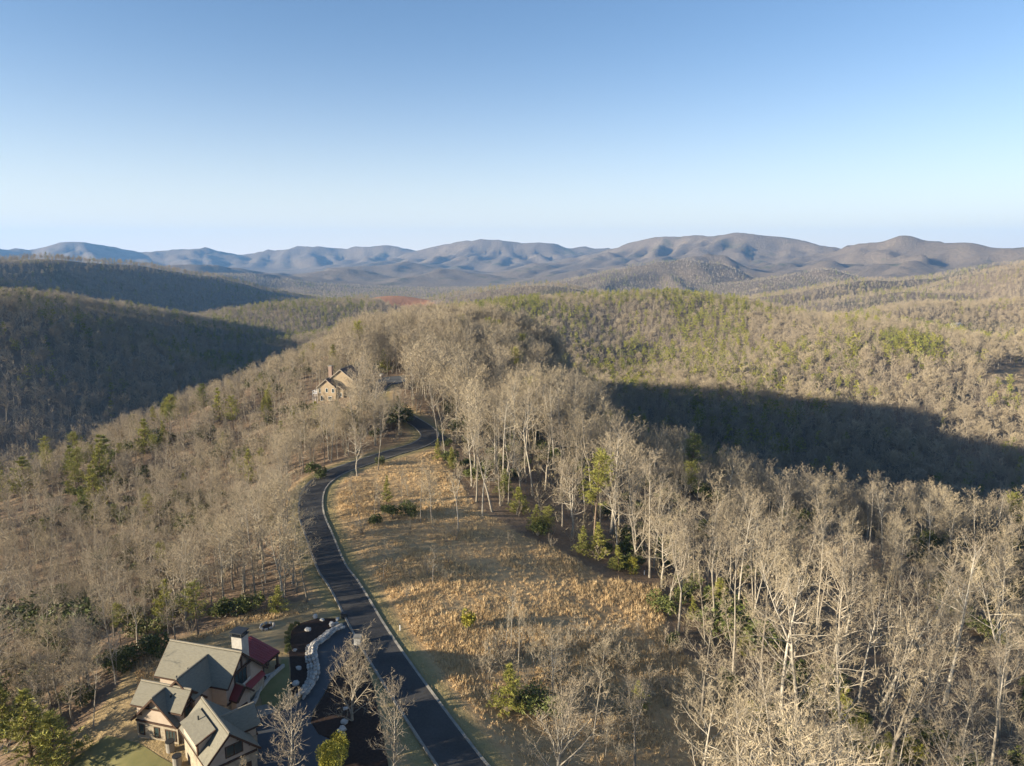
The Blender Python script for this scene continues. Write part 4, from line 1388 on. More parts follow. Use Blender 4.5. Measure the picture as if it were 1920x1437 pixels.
dk = c.build('deck', M['white'], r2)
c = MB()
for x, y in ((-7.5, 0.7), (-7.5, 2.8), (-7.5, 4.9), (-5.6, 0.7)):
    c.box(x - 0.1, x + 0.1, y - 0.1, y + 0.1, -2.5, 3.8)
c.box(-7.6, -5.35, 0.62, 0.7, 3.7, 3.82); c.box(-7.6, -7.5, 0.6, 5.0, 3.7, 3.82)
c.build('railing', M['white'], dk)

r2.scale = (0.84, 0.84, 0.90)
# far homes in the valley on the right: small, pale
def far_home(u, v, w, dpt, hgt, label, wall, roof, rz):
    p = on_ground(u, v)
    o = thing('farmhouse', label, 'house', p, rz)
    F_ = Frame2(-w / 2, 0, 0, False)
    gable_wing(o, F_, w, dpt / 2, dpt / 2, hgt + dpt * 0.28, 0.5, -3, (roof, M['white'], wall, wall))
    for k in range(3):
        window_at(o, (-w / 2 + w * (k + 0.7) / 3.4, -dpt / 2 + 0.42, hgt * 0.45), (0, -1, 0), w * 0.1, 1.4, M['trim'])
    return o
far_home(1793, 615, 18, 11, 6, 'small pale house with white roof among the woods across the valley', M['white'], M['pale_roof'], 0.4)
far_home(1893, 652, 22, 10, 5, 'long low pale house in the distant woods near the cleared slope', M['tan_wall'], M['pale_roof'], 0.15)
far_home(1912, 664, 14, 9, 5, 'small cream house just below the long low pale house', M['white'], M['brown_roof'], -0.3)

# ------------------------------------------------------------------ drive, court, beds, lawn
def uvpoly(uv):
    return [on_ground(u, v)[:2] for u, v in uv]
DRIVE_UV = [(652, 1160), (664, 1195), (676, 1214), (652, 1236), (624, 1270), (606, 1305), (588, 1332), (582, 1355), (597, 1378), (630, 1392), (640, 1437), (640, 1475), (440, 1475), (440, 1400), (470, 1345), (525, 1335), (562, 1316), (590, 1275), (592, 1250), (587, 1224), (600, 1210), (637, 1180)]
drape('driveway', uvpoly(DRIVE_UV), M['drive'], 0.09, 1.1)
BED_UV = [(632, 1160), (595, 1160), (562, 1170), (548, 1182), (542, 1200), (542, 1228), (545, 1255), (545, 1285), (548, 1306), (560, 1306), (573, 1288), (581, 1270), (578, 1255), (574, 1237), (575, 1220), (583, 1206), (600, 1194), (626, 1176)]
bed = drape('mulch_bed', uvpoly(BED_UV), M['mulch'], 0.06, 0.9)
ISL_UV = [(678, 1220), (653, 1238), (625, 1271), (607, 1306), (590, 1333), (583, 1355), (598, 1378), (632, 1391), (641, 1437), (641, 1475), (735, 1475), (716, 1370), (700, 1290)]
drape('mulch_bed', uvpoly(ISL_UV), M['mulch'], 0.13, 1.0)
drape('lawn', uvpoly([(528, 1238), (540, 1236), (543, 1260), (543, 1290), (520, 1325), (492, 1322), (486, 1300), (500, 1280), (520, 1262)]), M['lawn'], 0.055, 0.8)
drape('lawn', uvpoly([(120, 1437), (200, 1380), (262, 1395), (300, 1420), (330, 1437), (330, 1470), (60, 1470)]), M['lawn'], 0.05, 1.2)
drape('dry_lawn', uvpoly([(455, 1170), (500, 1160), (545, 1172), (540, 1196), (538, 1226), (520, 1222), (470, 1200), (420, 1195), (410, 1190)]), M['dry_lawn'], 0.05, 1.0)
drape('footpath', uvpoly([(455, 1332), (500, 1322), (522, 1334), (490, 1346), (462, 1347)]), M['concrete'], 0.11, 0.8)
drape('pull_off', uvpoly([(798, 803), (838, 821), (828, 836), (792, 839), (770, 838), (800, 818)]), M['asphalt'], 0.16, 1.0)
drape('court', [court[:2] + np.array(p) for p in ((-4.5, -7), (5, -6), (6.5, 2), (4, 8), (-5, 7), (-6, 0))], M['drive'], 0.12, 1.2)

# ------------------------------------------------------------------ stones: the dry wall along the drive, boulders, the fire ring
def rock_mesh(seed, sx, sy, sz, name='boulder', cuts=1):
    r_ = random.Random(seed)
    bm = bmesh.new(); bmesh.ops.create_icosphere(bm, subdivisions=cuts, radius=1)
    for v in bm.verts:
        k = r_.uniform(0.75, 1.12)
        v.co = Vector((max(-0.8, min(0.8, v.co.x)) * sx * k, max(-0.8, min(0.8, v.co.y)) * sy * k, max(-0.7, min(0.75, v.co.z)) * sz * k))
    me = bpy.data.meshes.new(name); bm.to_mesh(me); bm.free()
    return me
stone_me = [rock_mesh(k, 0.62, 0.36, 0.34, 'stone') for k in range(6)]
for m_ in stone_me:
    m_.materials.append(M['stone'])
WALL_UV = [(636, 1179), (618, 1188), (600, 1203), (584, 1216), (581, 1236), (585, 1254), (585, 1273), (574, 1293), (559, 1311)]
wall_ctr = catmull([on_ground(u, v) for u, v in WALL_UV], 12)
wr = thing('stone_wall', 'curving dry stone retaining wall of pale stones along the driveway', 'wall', wall_ctr[0])
sd = np.r_[0, np.cumsum(np.hypot(*np.diff(wall_ctr[:, :2], axis=0).T))]
_rr = random.Random(3)
for course in range(4):
    s = _rr.uniform(0, 0.5)
    while s < sd[-1]:
        px_, py_ = np.interp(s, sd, wall_ctr[:, 0]), np.interp(s, sd, wall_ctr[:, 1])
        qx, qy = np.interp(s + 0.3, sd, wall_ctr[:, 0]), np.interp(s + 0.3, sd, wall_ctr[:, 1])
        tx, ty = qx - px_, qy - py_; L = math.hypot(tx, ty) + 1e-6; tx /= L; ty /= L
        side = {0: 0.45, 1: 0.0, 2: -0.45, 3: -0.85}[course]
        x = px_ - ty * -side; y = py_ + tx * -side
        o = bpy.data.objects.new('stone', stone_me[_rr.randrange(6)]); COL.objects.link(o)
        o.parent = wr
        o.location = Vector((x, y, gz(x, y) + {0: 0.15, 1: 0.45, 2: 0.75, 3: 0.6}[course] + _rr.uniform(-0.06, 0.06))) - Vector(wall_ctr[0])
        o.rotation_euler = (_rr.gauss(0, .12), _rr.gauss(0, .12), math.atan2(ty, tx) + _rr.gauss(0, 0.15))
        k = _rr.uniform(0.75, 1.15); o.scale = (k, k, k)
        s += 0.86 * k
# the wall's footing keeps the joints from showing the ground through
def place_rock(u, v, size, label, seed, mat=None, group='pale boulders in the mulch beds'):
    p = on_ground(u, v)
    me = rock_mesh(100 + seed, size * 1.1, size * 0.85, size * 0.8, 'boulder', 2)
    me.materials.append(mat or M['white_stone'])
    o = link('boulder', me); o.location = (p[0], p[1], p[2] + size * 0.3 + 0.05); o.rotation_euler = (0, 0, seed * 1.3)
    return tag(o, label, 'boulder', group)
for i, (u, v, s_, lab) in enumerate([
        (577, 1183, 0.55, 'pale boulder alone at the top of the dark mulch bed above the stone wall'),
        (553, 1221, 0.35, 'small grey boulder in the mulch bed near the red porch roof corner'),
        (560, 1255, 0.45, 'white boulder in the mulch bed beside the middle curve of the stone wall'),
        (555, 1285, 0.6, 'big white boulder in the mulch bed at the lawn corner'),
        (622, 1173, 0.6, 'pale boulder capping the upper end of the stone wall'),
        (631, 1171, 0.4, 'lower of two small white boulders between wall end and road'),
        (633, 1163, 0.45, 'upper of two small white boulders between wall end and road'),
        (646, 1357, 0.55, 'white boulder under the vase-shaped tree, nearest its trunk'),
        (641, 1372, 0.65, 'large white boulder in the middle of three below the vase-shaped tree'),
        (642, 1383, 0.55, 'white boulder closest to the round golden evergreen'),
        (648, 1331, 0.4, 'small white boulder half hidden behind the vase-shaped tree'),
        (591, 1158, 0.5, 'white boulder standing on the grass edge above the mulch bed'),
        (604, 1164, 0.4, 'flat tan boulder beside the white one above the mulch bed'),
        (716, 705, 1.1, 'pale boulder beside the shaded paved court of the ridge house')]):
    place_rock(u, v, s_, lab, i)
fr = on_ground(501, 1177)
t = thing('fire_pit', 'round stone fire pit on the dry lawn behind the house chimney', 'fire pit', fr)
for k in range(9):
    a = k * 2 * math.pi / 9
    o = bpy.data.objects.new('stone', stone_me[k % 6]); COL.objects.link(o); o.parent = t
    o.location = (1.05 * math.cos(a), 1.05 * math.sin(a), 0.28); o.rotation_euler = (0, 0, a + math.pi / 2); o.scale = (0.62, 0.62, 1.0)
m_ = MB(); m_.prism([(0.85 * math.cos(k * math.pi / 6), 0.85 * math.sin(k * math.pi / 6)) for k in range(12)], 0.0, 0.12); m_.build('ash_bed', M['mulch'], t)
# entrance pillar, utility box, hydrant-like marker posts, bins by the garage
p = on_ground(671, 1209)
t = thing('entrance_pillar', 'square pale stone pillar at the driveway mouth by the kerb', 'pillar', p)
m_ = MB(); m_.box(-0.5, 0.5, -0.5, 0.5, -0.4, 1.3); m_.build('shaft', M['white_stone'], t)
m_ = MB(); m_.box(-0.62, 0.62, -0.62, 0.62, 1.3, 1.5); m_.build('cap', M['concrete'], t)
p = on_ground(645, 1159)
t = thing('utility_box', 'dark green utility box by the kerb above the driveway mouth', 'utility box', p)
m_ = MB(); m_.box(-0.4, 0.4, -0.35, 0.35, -0.3, 0.85); m_.build('cabinet', M['iron'], t)
m_ = MB(); m_.box(-0.46, 0.46, -0.41, 0.41, 0.85, 0.93); m_.build('lid', M['iron'], t)
for u, v, lab in ((750, 1182, 'short white marker post on the verge right of the road'), (1208, 1078, 'white marker post at the meadow edge under the dark pines')):
    p = on_ground(u, v)
    t = thing('marker_post', lab, 'marker post', p, 0, 'white marker posts')
    m_ = MB(); m_.box(-0.09, 0.09, -0.09, 0.09, -0.3, 1.0); m_.build('post', M['white'], t)
    m_ = MB(); m_.box(-0.11, 0.11, -0.11, 0.11, 1.0, 1.08); m_.build('cap', M['iron'], t)
for u, v, lab in ((320, 1408, 'white cylindrical bin beside the house wall under the three small windows'), (333, 1436, 'pale cylindrical bin at the garage wall, nearer the lawn')):
    p = on_ground(u, v)
    t = thing('outdoor_bin', lab, 'bin', p, 0, 'round bins beside the house wall')
    m_ = MB(); m_.prism([(0.5 * math.cos(k * math.pi / 7), 0.5 * math.sin(k * math.pi / 7)) for k in range(14)], -0.4, 1.25); m_.build('body', M['concrete'], t)
    m_ = MB(); m_.prism([(0.54 * math.cos(k * math.pi / 7), 0.54 * math.sin(k * math.pi / 7)) for k in range(14)], 1.25, 1.36); m_.build('lid', M['iron'], t)

# ------------------------------------------------------------------ trees one can point at
def plant(kind, meshes, names, p, h, label, cat, group=None, rz=None, wide=1.0):
    a, b, H0 = meshes[:3]
    t = thing(kind, label, cat, p, random.uniform(0, 6.28) if rz is None else rz, group)
    s = h / H0
    for nm, me in zip(names, (a, b)):
        o = bpy.data.objects.new(nm, me); COL.objects.link(o); o.parent = t
    w_ = wide * random.uniform(0.86, 1.2) if kind in ('bare_tree', 'pine_tree') else wide
    t.scale = (s * w_, s * w_ * random.uniform(0.92, 1.08), s)
    if kind == 'bare_tree':
        t.rotation_euler[0] = random.gauss(0, 0.035); t.rotation_euler[1] = random.gauss(0, 0.035)
    return t

def height_for(p, vtop):
    """tree height at p so that its top shows at the picture row vtop"""
    y = -(vtop - 718.5) / FOCAL
    zc = (-SP + y * CP) / (CP + y * SP)
    return EYE + p[1] * zc - p[2]

n_bare = n_pine = n_bush = 0
BARE = [  # foot (u, v), top row, form, label
    (675, 987, 885, ('straight', 3), 'thin pale leafless tree by the road bend, standing alone nearest the kerb'),
    (702, 966, 886, ('slender', 0), 'slim leafless tree second from the kerb on the grass inside the bend'),
    (753, 939, 868, ('slender', 1), 'small leafless tree with dark trunk behind the young pine inside the bend'),
    (765, 932, 876, ('slender', 0), 'thin leafless sapling just right of the dark-trunked small tree inside the bend'),
    (788, 978, 858, ('straight', 1), 'tall leafless tree with straight grey trunk in the middle of the upper meadow'),
    (812, 985, 880, ('spreading', 1), 'twiggy round-crowned leafless tree beside the tall straight one in the upper meadow'),
    (859, 992, 882, ('forked', 2), 'leafless tree with bare dark trunk at the top of the dry meadow'),
    (905, 968, 850, ('straight', 2), 'tall leafless tree at the wood corner left of the dark pines'),
    (811, 1092, 1026, ('spreading', 0), 'faint grey thicket-like tree in the middle of the dry meadow'),
    (719, 1085, 1012, ('slender', 1), 'thin leafless sapling on the meadow close to the straight stretch of kerb'),
    (945, 1236, 1138, ('straight', 3), 'leftmost pale leafless tree of the clump in the lower meadow'),
    (958, 1215, 1105, ('straight', 1), 'tallest leafless tree of the clump in the lower meadow'),
    (972, 1270, 1135, ('straight', 0), 'double-stemmed pale leafless tree above the big yellow-green bush'),
    (1001, 1265, 1172, ('forked', 1), 'leafless tree with crooked fork right of the meadow clump'),
    (1036, 1296, 1178, ('spreading', 1), 'wide-armed leafless tree with low curving limbs in the lower meadow'),
    (1111, 1396, 1212, ('leaning', 0), 'leafless tree with long bare trunk and side arms, lower middle meadow'),
    (1043, 1470, 1302, ('vase', 0), 'large fan-shaped leafless tree at the bottom edge of the meadow'),
    (1190, 1445, 1257, ('forked', 0), 'leafless tree with white branch stubs at the bottom of the meadow'),
    (1135, 1420, 1330, ('slender', 1), 'small thin leafless tree between two bigger ones at the bottom meadow'),
    (1242, 1228, 1165, ('slender', 1), 'low dark leafless thicket tree at the right meadow edge'),
    (1315, 1346, 1135, ('spreading', 0), 'leafless tree with slim pale trunk standing apart in the lower right grass'),
    (1464, 1368, 1012, ('forked', 2), 'very tall leafless tree with bent white limb at the lower right wood edge'),
    (1384, 1153, 930, ('straight', 2), 'tall pale leafless tree just inside the right meadow edge'),
    (1324, 1112, 895, ('straight', 0), 'tall pale leafless tree with many fine upright branches at the meadow corner'),
    (1440, 1292, 1196, ('slender', 0), 'small leaning leafless tree over the yellow bush in the lower right'),
    (1581, 1232, 985, ('forked', 1), 'leafless tree with crown split into pale arms above the dark pines'),
    (1544, 1293, 1175, ('leaning', 1), 'low forked leafless tree left of the dark pines in the lower right'),
    (1608, 1342, 1110, ('straight', 2), 'leafless tree with thick pale trunk behind the dark pines'),
    (1630, 1360, 1130, ('leaning', 0), 'leaning leafless tree just right of the thick pale trunk'),
    (1650, 1325, 1090, ('leaning', 1), 'strongly slanting leafless tree with white trunk in the lower right wood'),
    (1732, 1378, 1165, ('forked', 0), 'leafless tree with wavy pale trunk near the lower right corner'),
    (1800, 1425, 1240, ('straight', 0), 'bright white-trunked leafless tree at the bottom right'),
    (1870, 1380, 1060, ('forked', 2), 'tall forked leafless tree by the right border of the view'),
    (1770, 1320, 1010, ('straight', 2), 'tall pale leafless tree rising over the lower right wood'),
    (1506, 1470, 1345, ('spreading', 1), 'twiggy leafless treetop at the bottom edge beside the golden bush'),
    (660, 1352, 1212, ('vase', 0), 'big leafless tree with many stems fanning out beside the driveway'),
    (738, 1462, 1272, ('upright', 0), 'leafless tree between driveway island and road, single pale trunk'),
    (545, 1480, 1298, ('upright', 0), 'tall pyramidal leafless tree in front of the garage gable'),
    (470, 1500, 1415, ('slender', 1), 'small leafless treetop at the bottom edge below the garage window'),
    (175, 1365, 1225, ('leaning', 0), 'leafless tree with slanting bare trunk on the cut slope left of the house'),
    (213, 1260, 1100, ('straight', 1), 'tall grey leafless tree at the wood edge left of the house roof'),
    (258, 1212, 1085, ('forked', 1), 'twin-trunked leafless tree at the wood edge behind the lawn'),
    (93, 1332, 1215, ('spreading', 1), 'dark twisted leafless tree above the yellow pines, lower left'),
    (345, 1150, 1060, ('spreading', 0), 'leafless tree rising between the two pines behind the house'),
    (455, 1140, 1030, ('straight', 3), 'double grey leafless tree behind the laurel thicket near the road'),
    (110, 1180, 1080, ('spreading', 1), 'dark-limbed wide leafless tree over the evergreen thicket on the left slope'),
    (880, 800, 640, ('forked', 0), 'large pale leafless tree with white twisted limbs right of the road top'),
    (822, 835, 700, ('straight', 0), 'tall slim leafless tree at the kerb where the road turns uphill'),
    (733, 806, 728, ('straight', 3), 'pale thin leafless tree on the bank left of the upper road turn'),
    (752, 800, 732, ('spreading', 0), 'broad leafless tree on the inner bank of the upper road turn'),
    (712, 800, 730, ('spreading', 1), 'round leafless tree between ridge house and upper road turn'),
    (601, 775, 708, ('slender', 0), 'thin leafless tree before the front gable of the ridge house'),
    (637, 775, 700, ('straight', 3), 'slim leafless tree before the right corner of the ridge house'),
    (700, 815, 745, ('straight', 1), 'pale thin-trunked leafless tree below the ridge house'),
]
PINE = [
    (310, 1168, 1088, ('young', 1), 1.25, 'bright green pine, left one of the pair behind the house'),
    (373, 1193, 1092, ('tall', 1), 1.3, 'bushy green pine, right one of the pair behind the house'),
    (520, 1150, 1098, ('young', 1), 1.2, 'yellow-green pine beside the laurel thicket near the road cut'),
    (60, 1425, 1288, ('young', 0), 1.3, 'big golden-green pine filling the lower left corner'),
    (15, 1400, 1280, ('young', 2), 1.3, 'green pine at the left border next to the big golden one'),
    (105, 1450, 1330, ('young', 1), 1.4, 'lower golden-green pine right of the big one in the corner'),
    (820, 864, 822, ('young', 2), 1.0, 'narrow yellow-green conifer at the kerb where the road turns'),
    (846, 880, 838, ('young', 0), 1.0, 'soft green conifer just right of the narrow yellow one'),
    (725, 945, 892, ('young', 2), 1.0, 'young pine standing alone on the grass inside the bend'),
    (946, 928, 880, ('young', 1), 1.2, 'dark round pine at the head of the meadow wood edge'),
    (974, 962, 912, ('young', 1), 1.2, 'dark bushy pine at the wood edge, second from the top of the meadow'),
    (1004, 1000, 946, ('young', 0), 1.2, 'yellow-green pine at the meadow edge beside two grey trunks'),
    (1030, 1008, 950, ('tall', 1), 1.3, 'pale feathery pine tree at the meadow edge with bare lower trunk'),
    (1092, 1040, 985, ('young', 1), 1.2, 'left half of the yellow-green pine cluster on the right meadow edge'),
    (1122, 1046, 978, ('young', 0), 1.2, 'right half of the yellow-green pine cluster on the right meadow edge'),
    (1160, 1072, 1022, ('young', 2), 1.3, 'bright pine at the end of the meadow edge by the white post'),
    (1186, 1076, 1045, ('round', 0), 1.0, 'low round bright evergreen right beside the end pine'),
    (955, 1335, 1248, ('young', 1), 1.5, 'large feathery yellow-green pine in the lower meadow shadow edge'),
    (1197, 1330, 1275, ('young', 0), 1.3, 'soft green pine behind bare branches in the lower meadow'),
    (1346, 1145, 1085, ('young', 1), 1.3, 'shaggy green pine under the tall pale trees at the right meadow edge'),
    (1300, 1165, 1118, ('young', 2), 1.3, 'small yellow-green pine on the right rim of the meadow'),
    (1395, 1230, 1178, ('young', 1), 1.2, 'dark green rounded pine below the tall pale tree, right'),
    (1413, 1366, 1320, ('round', 0), 1.0, 'yellow evergreen bush at the foot of the tall white-limbed tree'),
    (1530, 1318, 1258, ('young', 0), 1.3, 'green pine at the upper left of the lower right pine group'),
    (1577, 1360, 1276, ('young', 2), 1.3, 'pointed green pine in the middle of the lower right pine group'),
    (1612, 1412, 1345, ('young', 1), 1.4, 'spreading bright pine at the bottom of the lower right pine group'),
    (1660, 1440, 1370, ('young', 0), 1.4, 'dark pine at the bottom edge in the lower right'),
    (1710, 1437, 1390, ('round', 0), 1.2, 'bright yellow-green evergreen at the bottom edge, lower right'),
    (1295, 925, 815, ('tall', 1), 1.3, 'olive pine crown on the skyline of the right wood'),
    (1350, 930, 812, ('tall', 0), 1.2, 'slimmer olive pine beside the other on the right wood skyline'),
    (190, 880, 795, ('young', 2), 1.1, 'tall column-like pine on the left slope'),
    (205, 850, 800, ('young', 0), 1.1, 'upper companion of the column-like pine on the left slope'),
    (180, 905, 855, ('young', 1), 1.1, 'yellow-green pine at the foot of the column-like pine'),
    (48, 880, 842, ('young', 1), 1.4, 'rounded yellow-green pine near the left border'),
    (95, 850, 805, ('tall', 1), 1.2, 'pale green pine on the left slope rim'),
    (140, 860, 820, ('young', 0), 1.2, 'yellow-green pine on the left slope between rim and column pine'),
    (155, 935, 900, ('young', 1), 1.2, 'small bright pine lower on the left slope'),
    (318, 770, 730, ('tall', 0), 1.3, 'flat-topped pine standing out on the left slope rim'),
    (275, 805, 772, ('young', 1), 1.2, 'small dark pine below the flat-topped one on the left slope'),
    (437, 765, 730, ('tall', 1), 1.4, 'flat dark pine alone in the grey woods left of the ridge house'),
    (412, 745, 715, ('young', 0), 1.2, 'small green pine left of the flat dark one'),
    (625, 690, 645, ('young', 1), 1.2, 'single yellow-green pine above the ridge house roof'),
    (655, 812, 755, ('young', 1), 1.3, 'green pine in front of the right corner of the ridge house'),
    (668, 818, 768, ('young', 0), 1.1, 'pale green conifer below the ridge house beside the bare trunks'),
    (744, 788, 742, ('young', 0), 1.3, 'green pine on the bank hiding the road beyond its upper turn'),
    (720, 790, 738, ('young', 1), 1.3, 'olive pine on the bank left of the upper road turn'),
    (722, 700, 655, ('young', 1), 1.4, 'dark evergreen behind the paved court on the ridge'),
    (700, 695, 660, ('young', 1), 1.3, 'dark evergreen left of the one behind the paved court'),
]
BUSH = [
    (640, 1462, 1386, 3, 1.0, 'gold', 'round golden-green evergreen at the bottom edge beside the driveway'),
    (878, 1178, 1146, 2, 0.8, 'gold', 'small round green bush alone on the lower dry meadow'),
    (711, 873, 856, 1, 0.8, 'dark', 'dark cone-shaped bush on the kerb inside the road bend'),
    (705, 823, 803, 0, 1.0, 'dark', 'round green bush on the mown bank left of the road top'),
    (760, 792, 765, 0, 1.0, 'dark', 'reddish-green bush at the kerb where the road disappears uphill'),
    (742, 797, 762, 1, 1.2, 'dark', 'olive bush on the inner bank where the upper road turns'),
    (728, 802, 768, 0, 1.3, 'dark', 'wide olive bush left of the one at the upper road turn'),
    (735, 972, 945, 0, 1.0, 'dark', 'pale laurel bush below the young pine inside the bend'),
    (770, 968, 940, 1, 1.0, 'dark', 'wider laurel bush right of the pale one inside the bend'),
    (705, 985, 965, 2, 1.0, 'dark', 'low laurel bush at the foot of the slim trees by the bend'),
    (595, 900, 870, 0, 1.0, 'dark', 'dark bush on the outer bank of the road bend'),
    (440, 1150, 1118, 1, 1.2, 'dark', 'sunlit laurel thicket between the pine pair and road cut'),
    (470, 1148, 1118, 0, 1.2, 'dark', 'laurel clump next to the sunlit thicket near the road cut'),
    (415, 1158, 1130, 2, 1.2, 'dark', 'laurel clump at the right foot of the bushy pine'),
    (80, 1190, 1130, 1, 1.6, 'dark', 'large dark evergreen thicket on the left slope under the dark-limbed tree'),
    (125, 1205, 1150, 0, 1.7, 'dark', 'dark evergreen thicket right of the larger one on the left slope'),
    (250, 1240, 1205, 0, 1.2, 'dark', 'green bush at the foot of the twin-trunked tree'),
    (290, 1225, 1190, 2, 1.3, 'dark', 'dark bush between wood edge and house roof'),
    (225, 1255, 1222, 1, 1.1, 'dark', 'dark bush under the tall grey tree left of the house'),
    (1385, 1215, 1150, 1, 1.4, 'dark', 'dark evergreen bush in the shade of the right meadow edge'),
    (1560, 1300, 1262, 0, 1.3, 'dark', 'dark evergreen bush within the lower right pine group'),
    (1010, 1350, 1300, 1, 1.2, 'dark', 'dark bush behind the large feathery pine in the lower meadow'),
]
placed = []
for u, v, vt, key, lab in BARE:
    p = on_ground(u, v); h = max(3.0, min(34, height_for(p, vt)))
    plant('bare_tree', near_me[key], ('trunk', 'crown'), p, h, lab, 'tree', 'leafless trees standing out singly')
    placed.append((p[0], p[1], 2.5)); n_bare += 1
for u, v, vt, key, wide, lab in PINE:
    # on the wooded left slope only the crown shows: the foot stands further down
    p = on_ground(u, v + (46 if u < 460 and v < 960 else 0)); h = max(2.0, min(26, height_for(p, vt))) * (0.85 if u < 460 and v < 960 else 1.0)
    m_ = pine_me[key]
    plant('pine_tree', m_, ('trunk', 'crown'), p, h, lab, 'pine', 'evergreens standing out singly', wide=wide)
    placed.append((p[0], p[1], 3.0)); n_pine += 1
dt_, dc_ = leafy(540, 2.6, 5.0, 9000, 0.15)
dome = (tm_mesh('stems', dt_, M['bark']), tm_mesh('leaves', dc_, M['needles_gold']), 5.0)
gold_bush = []
for me in bush_me + [dome]:
    b2 = me[1].copy(); b2.materials[0] = M['needles_gold']; gold_bush.append((me[0], b2, me[2]))
for u, v, vt, k, wide, kind, lab in BUSH:
    p = on_ground(u, v); h = max(1.0, min(9, height_for(p, vt)))
    plant('evergreen_bush', (gold_bush if kind == 'gold' else bush_me)[k], ('stems', 'leaves'), p, h, lab, 'bush', 'evergreen bushes standing out singly', wide=wide)
    placed.append((p[0], p[1], 2.0)); n_bush += 1
# a row of clipped shrubs along the upper rim of the mulch bed
for i, (u, v) in enumerate([(558, 1175), (550, 1179), (544, 1185), (540, 1193), (539, 1201), (539, 1209), (540, 1217), (541, 1225)]):
    p = on_ground(u, v)
    plant('evergreen_bush', bush_me[i % 3], ('stems', 'leaves'), p, 0.95, '%s clipped shrub from the top in the row edging the mulch bed' % ['first', 'second', 'third', 'fourth', 'fifth', 'sixth', 'seventh', 'eighth'][i], 'bush', 'clipped shrubs round the mulch bed', wide=0.75)
# the rest of the 300 largest leafless trees, and of the evergreens, from the woods
placed = np.array(placed)
def clear_of(P):
    d = np.min((P[:, None, 0] - placed[None, :, 0]) ** 2 + (P[:, None, 1] - placed[None, :, 1]) ** 2 - placed[None, :, 2] ** 2, axis=1)
    return d > 0
bare_P = bare_P[(bare_P[:, 4] > 1) | clear_of(bare_P)]
pine_P = pine_P[(pine_P[:, 4] > 1) | clear_of(pine_P)]

def largest(P, n):
    u0, v0 = project(P[:, :3]); top = P[:, :3].copy(); top[:, 2] += P[:, 3]
    u1, v1 = project(top)
    vis = (u0 > -10) & (u0 < 1930) & (v1 < 1437) & (v1 > 0) & (P[:, 4] < 2)
    shown = np.clip(v0, 0, 1437) - np.clip(v1, 0, 1437)
    sz = np.where(vis, shown, -1)
    i = np.argsort(-sz)[:n]
    return i[sz[i] > 0], u0, v0

# what one can find in the picture, for saying which tree is which
MARKS = [(330, 1235, 'the lodge roof'), (340, 1168, 'the pine pair behind the house'), (213, 1250, 'the tall tree left of the roof'), (95, 1180, 'the dark thicket, left slope'),
         (60, 1400, 'the golden corner pine'), (190, 870, 'the column-like pine'), (48, 870, 'the rounded pine near the left border'), (318, 752, 'the flat-topped rim pine'),
         (437, 750, 'the lone flat dark pine'), (617, 742, 'the tan ridge house'), (730, 708, 'the paved court'), (625, 668, 'the pine above the ridge house'),
         (800, 815, 'the upper road curve'), (572, 945, 'the outer road bend'), (605, 1070, 'the straight road stretch'), (440, 1135, 'the sunlit laurel thicket'),
         (880, 780, 'the tree with twisted white limbs'), (985, 950, 'the dark meadow-edge pines'), (1105, 1030, 'the yellow-green pine cluster'), (1208, 1078, 'the white meadow-edge post'),
         (1322, 840, 'the olive skyline pines'), (1324, 1105, 'the tall meadow-corner tree'), (1395, 1215, 'the dark rounded pine'), (1464, 1360, 'the very tall white-limbed tree'),
         (1577, 1345, 'the lower right pine group'), (1650, 1325, 'the slanting white-trunked tree'), (1870, 1375, 'the forked right-border tree'), (1770, 1310, 'the tall tree over the lower wood'),
         (1110, 690, 'the ridge shoulder'), (1000, 1270, 'the meadow tree clump'), (878, 1165, 'the round bush on the meadow'), (811, 1080, 'the grey mid-meadow thicket'),
         (735, 960, 'the laurels inside the bend'), (1315, 1340, 'the lone slim pale tree'), (1190, 1430, 'the tree with white branch stubs')]
_pend = []
def which(o, desc, u, v):
    """the label waits until every tree stands: then each is the nth of its look from a landmark"""
    d = [math.hypot(u - a, v - b) for a, b, _ in MARKS]
    k = int(np.argmin(d)); du, dv = u - MARKS[k][0], v - MARKS[k][1]
    rel = ('right of' if du > 0 else 'left of') if abs(du) > abs(dv) else ('in front of' if dv > 0 else 'behind')
    _pend.append((desc, rel, MARKS[k][2], d[k], o))
ORD = ['nearest', 'second', 'third', 'fourth', 'fifth', 'sixth', 'seventh', 'eighth', 'ninth', 'tenth', 'eleventh', 'twelfth', 'thirteenth', 'fourteenth', 'fifteenth', 'sixteenth', 'seventeenth',
       'eighteenth', 'nineteenth', 'twentieth'] + ['twenty-' + w for w in ('first', 'second', 'third', 'fourth', 'fifth', 'sixth', 'seventh', 'eighth', 'ninth')]
def settle_labels():
    by = {}
    for e in _pend:
        by.setdefault(e[:3], []).append(e)
    for (desc, rel, mk), es in by.items():
        es.sort(key=lambda e: e[3])
        for i, e in enumerate(es):
            e[4]['label'] = ('%s %s %s' % (desc, rel, mk)) if len(es) == 1 else '%s %s %s %s' % (ORD[min(i, 28)], desc, rel, mk)

